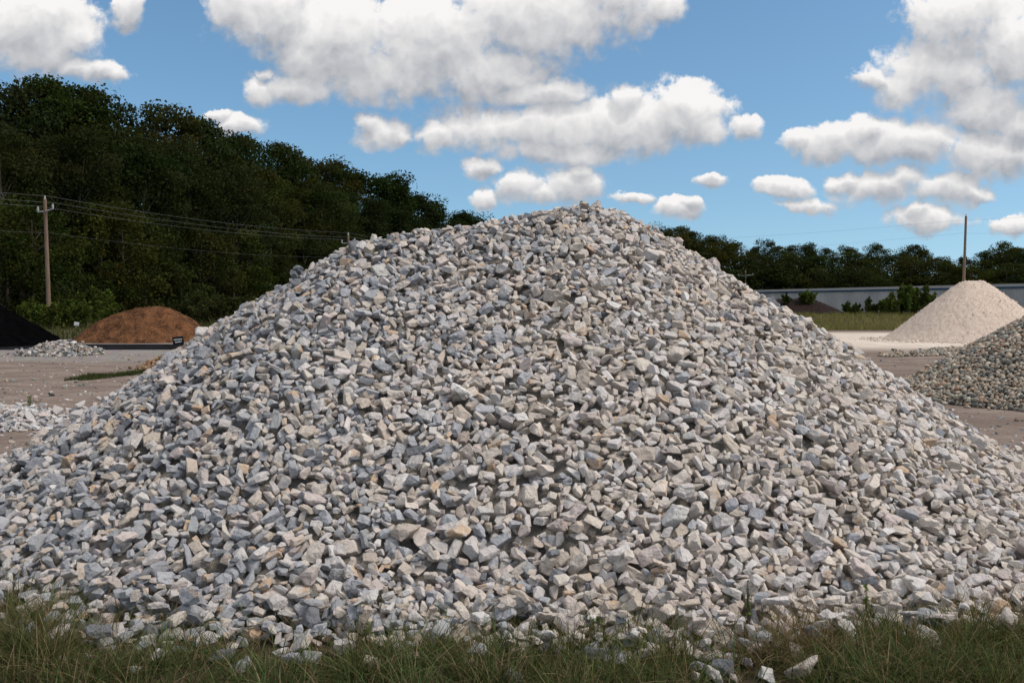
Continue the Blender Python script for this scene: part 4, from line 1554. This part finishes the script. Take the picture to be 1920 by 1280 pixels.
def field_grass(name, label, n, sampler, hfn, hmin, hmax, w, cols, seed):
    r = np.random.default_rng(seed)
    xy = sampler(r, n)
    z = hfn(xy[:, 0], xy[:, 1])
    patch = 0.5 + fbm_grid(xy[:, 0], xy[:, 1], 0.3, 3, seed)
    h = r.uniform(hmin, hmax, n) * (0.5 + patch)
    a = r.uniform(0, 6.283, n)
    m = np.abs(r.normal(size=n)) * 0.4 + 0.1
    t = np.clip(patch[:, None] * 1.6 - 0.3 + r.normal(size=(n, 1)) * 0.2, 0, 1)
    c = (np.array(cols[0]) * (1 - t) + np.array(cols[1]) * t) * r.uniform(0.7, 1.3, (n, 1))
    V, T, C = blades(np.column_stack([xy, z]), h, r.uniform(0.5, 1.4, n) * w, np.column_stack([np.cos(a) * m, np.sin(a) * m]), c, r, 2)
    tag(mesh_obj(name, np_mesh(name, V, T, C), M_GRASS), label, 'grass', kind='stuff')


front_grass()
field_grass('bank_grass', 'green meadow grass on the bank before the metal building', 16000,
            lambda r, n: np.column_stack([r.uniform(20, 52, n), 66.5 + 19 * r.random(n) ** 1.2]), lambda x, y: bank_h(x[None], y[None])[0], 0.2, 0.55, 0.05,
            ((0.125, 0.135, 0.042), (0.235, 0.195, 0.09)), 81)
field_grass('verge_grass', 'dull olive grass behind the mulch mounds', 14000,
            lambda r, n: np.column_stack([r.uniform(-46, -12, n), r.uniform(44.5, 72, n)]), lambda x, y: verge_h(x[None], y[None])[0], 0.15, 0.6, 0.05,
            ((0.045, 0.055, 0.018), (0.085, 0.082, 0.034)), 82)
ga, gb = ground_at(160, 706), ground_at(262, 690)


def patch_sampler(r, n):
    c = ground_at(216, 704)
    a, q = r.uniform(0, 6.283, n), np.sqrt(r.random(n))
    return np.column_stack([c.x + np.cos(a) * q * 0.62 * (1 + 0.3 * np.sin(3 * a)), c.y + np.sin(a) * q * 1.15 + (np.cos(a) * q) * 0.9 + 0.4 * np.sin(5 * a) * q])


field_grass('grass_patch', 'small dark green grass patch on the bare yard behind the pile', 5200, patch_sampler, lambda x, y: x * 0, 0.02, 0.10, 0.010,
            ((0.030, 0.050, 0.016), (0.06, 0.07, 0.026)), 83)


# ------------------------------------------------------------------ labels of look-alikes: their place in the row
ONES = ['', 'first', 'second', 'third', 'fourth', 'fifth', 'sixth', 'seventh', 'eighth', 'ninth', 'tenth', 'eleventh', 'twelfth', 'thirteenth', 'fourteenth', 'fifteenth',
        'sixteenth', 'seventeenth', 'eighteenth', 'nineteenth', 'twentieth']


def ordinal(n):
    if n <= 20:
        return ONES[n]
    t, u = divmod(n, 10)
    names = {2: ('twenty', 'twentieth'), 3: ('thirty', 'thirtieth'), 4: ('forty', 'fortieth'), 5: ('fifty', 'fiftieth'), 6: ('sixty', 'sixtieth'), 7: ('seventy', 'seventieth')}
    return names[t][1] if u == 0 else names[t][0] + '-' + ONES[u]


def number_row(text, members):
    for i, o in enumerate(sorted(members, key=lambda o: o.location.x / o.location.y), 1):
        o['label'] = text.format(ordinal(i))


tops = [o for o in COL.objects if o.parent is None and 'label' in o]
byg = {}
for o in tops:
    if 'group' in o:
        byg.setdefault(o['group'], []).append(o)
for gname, text in ROW_LABELS.items():
    number_row(text, byg[gname])
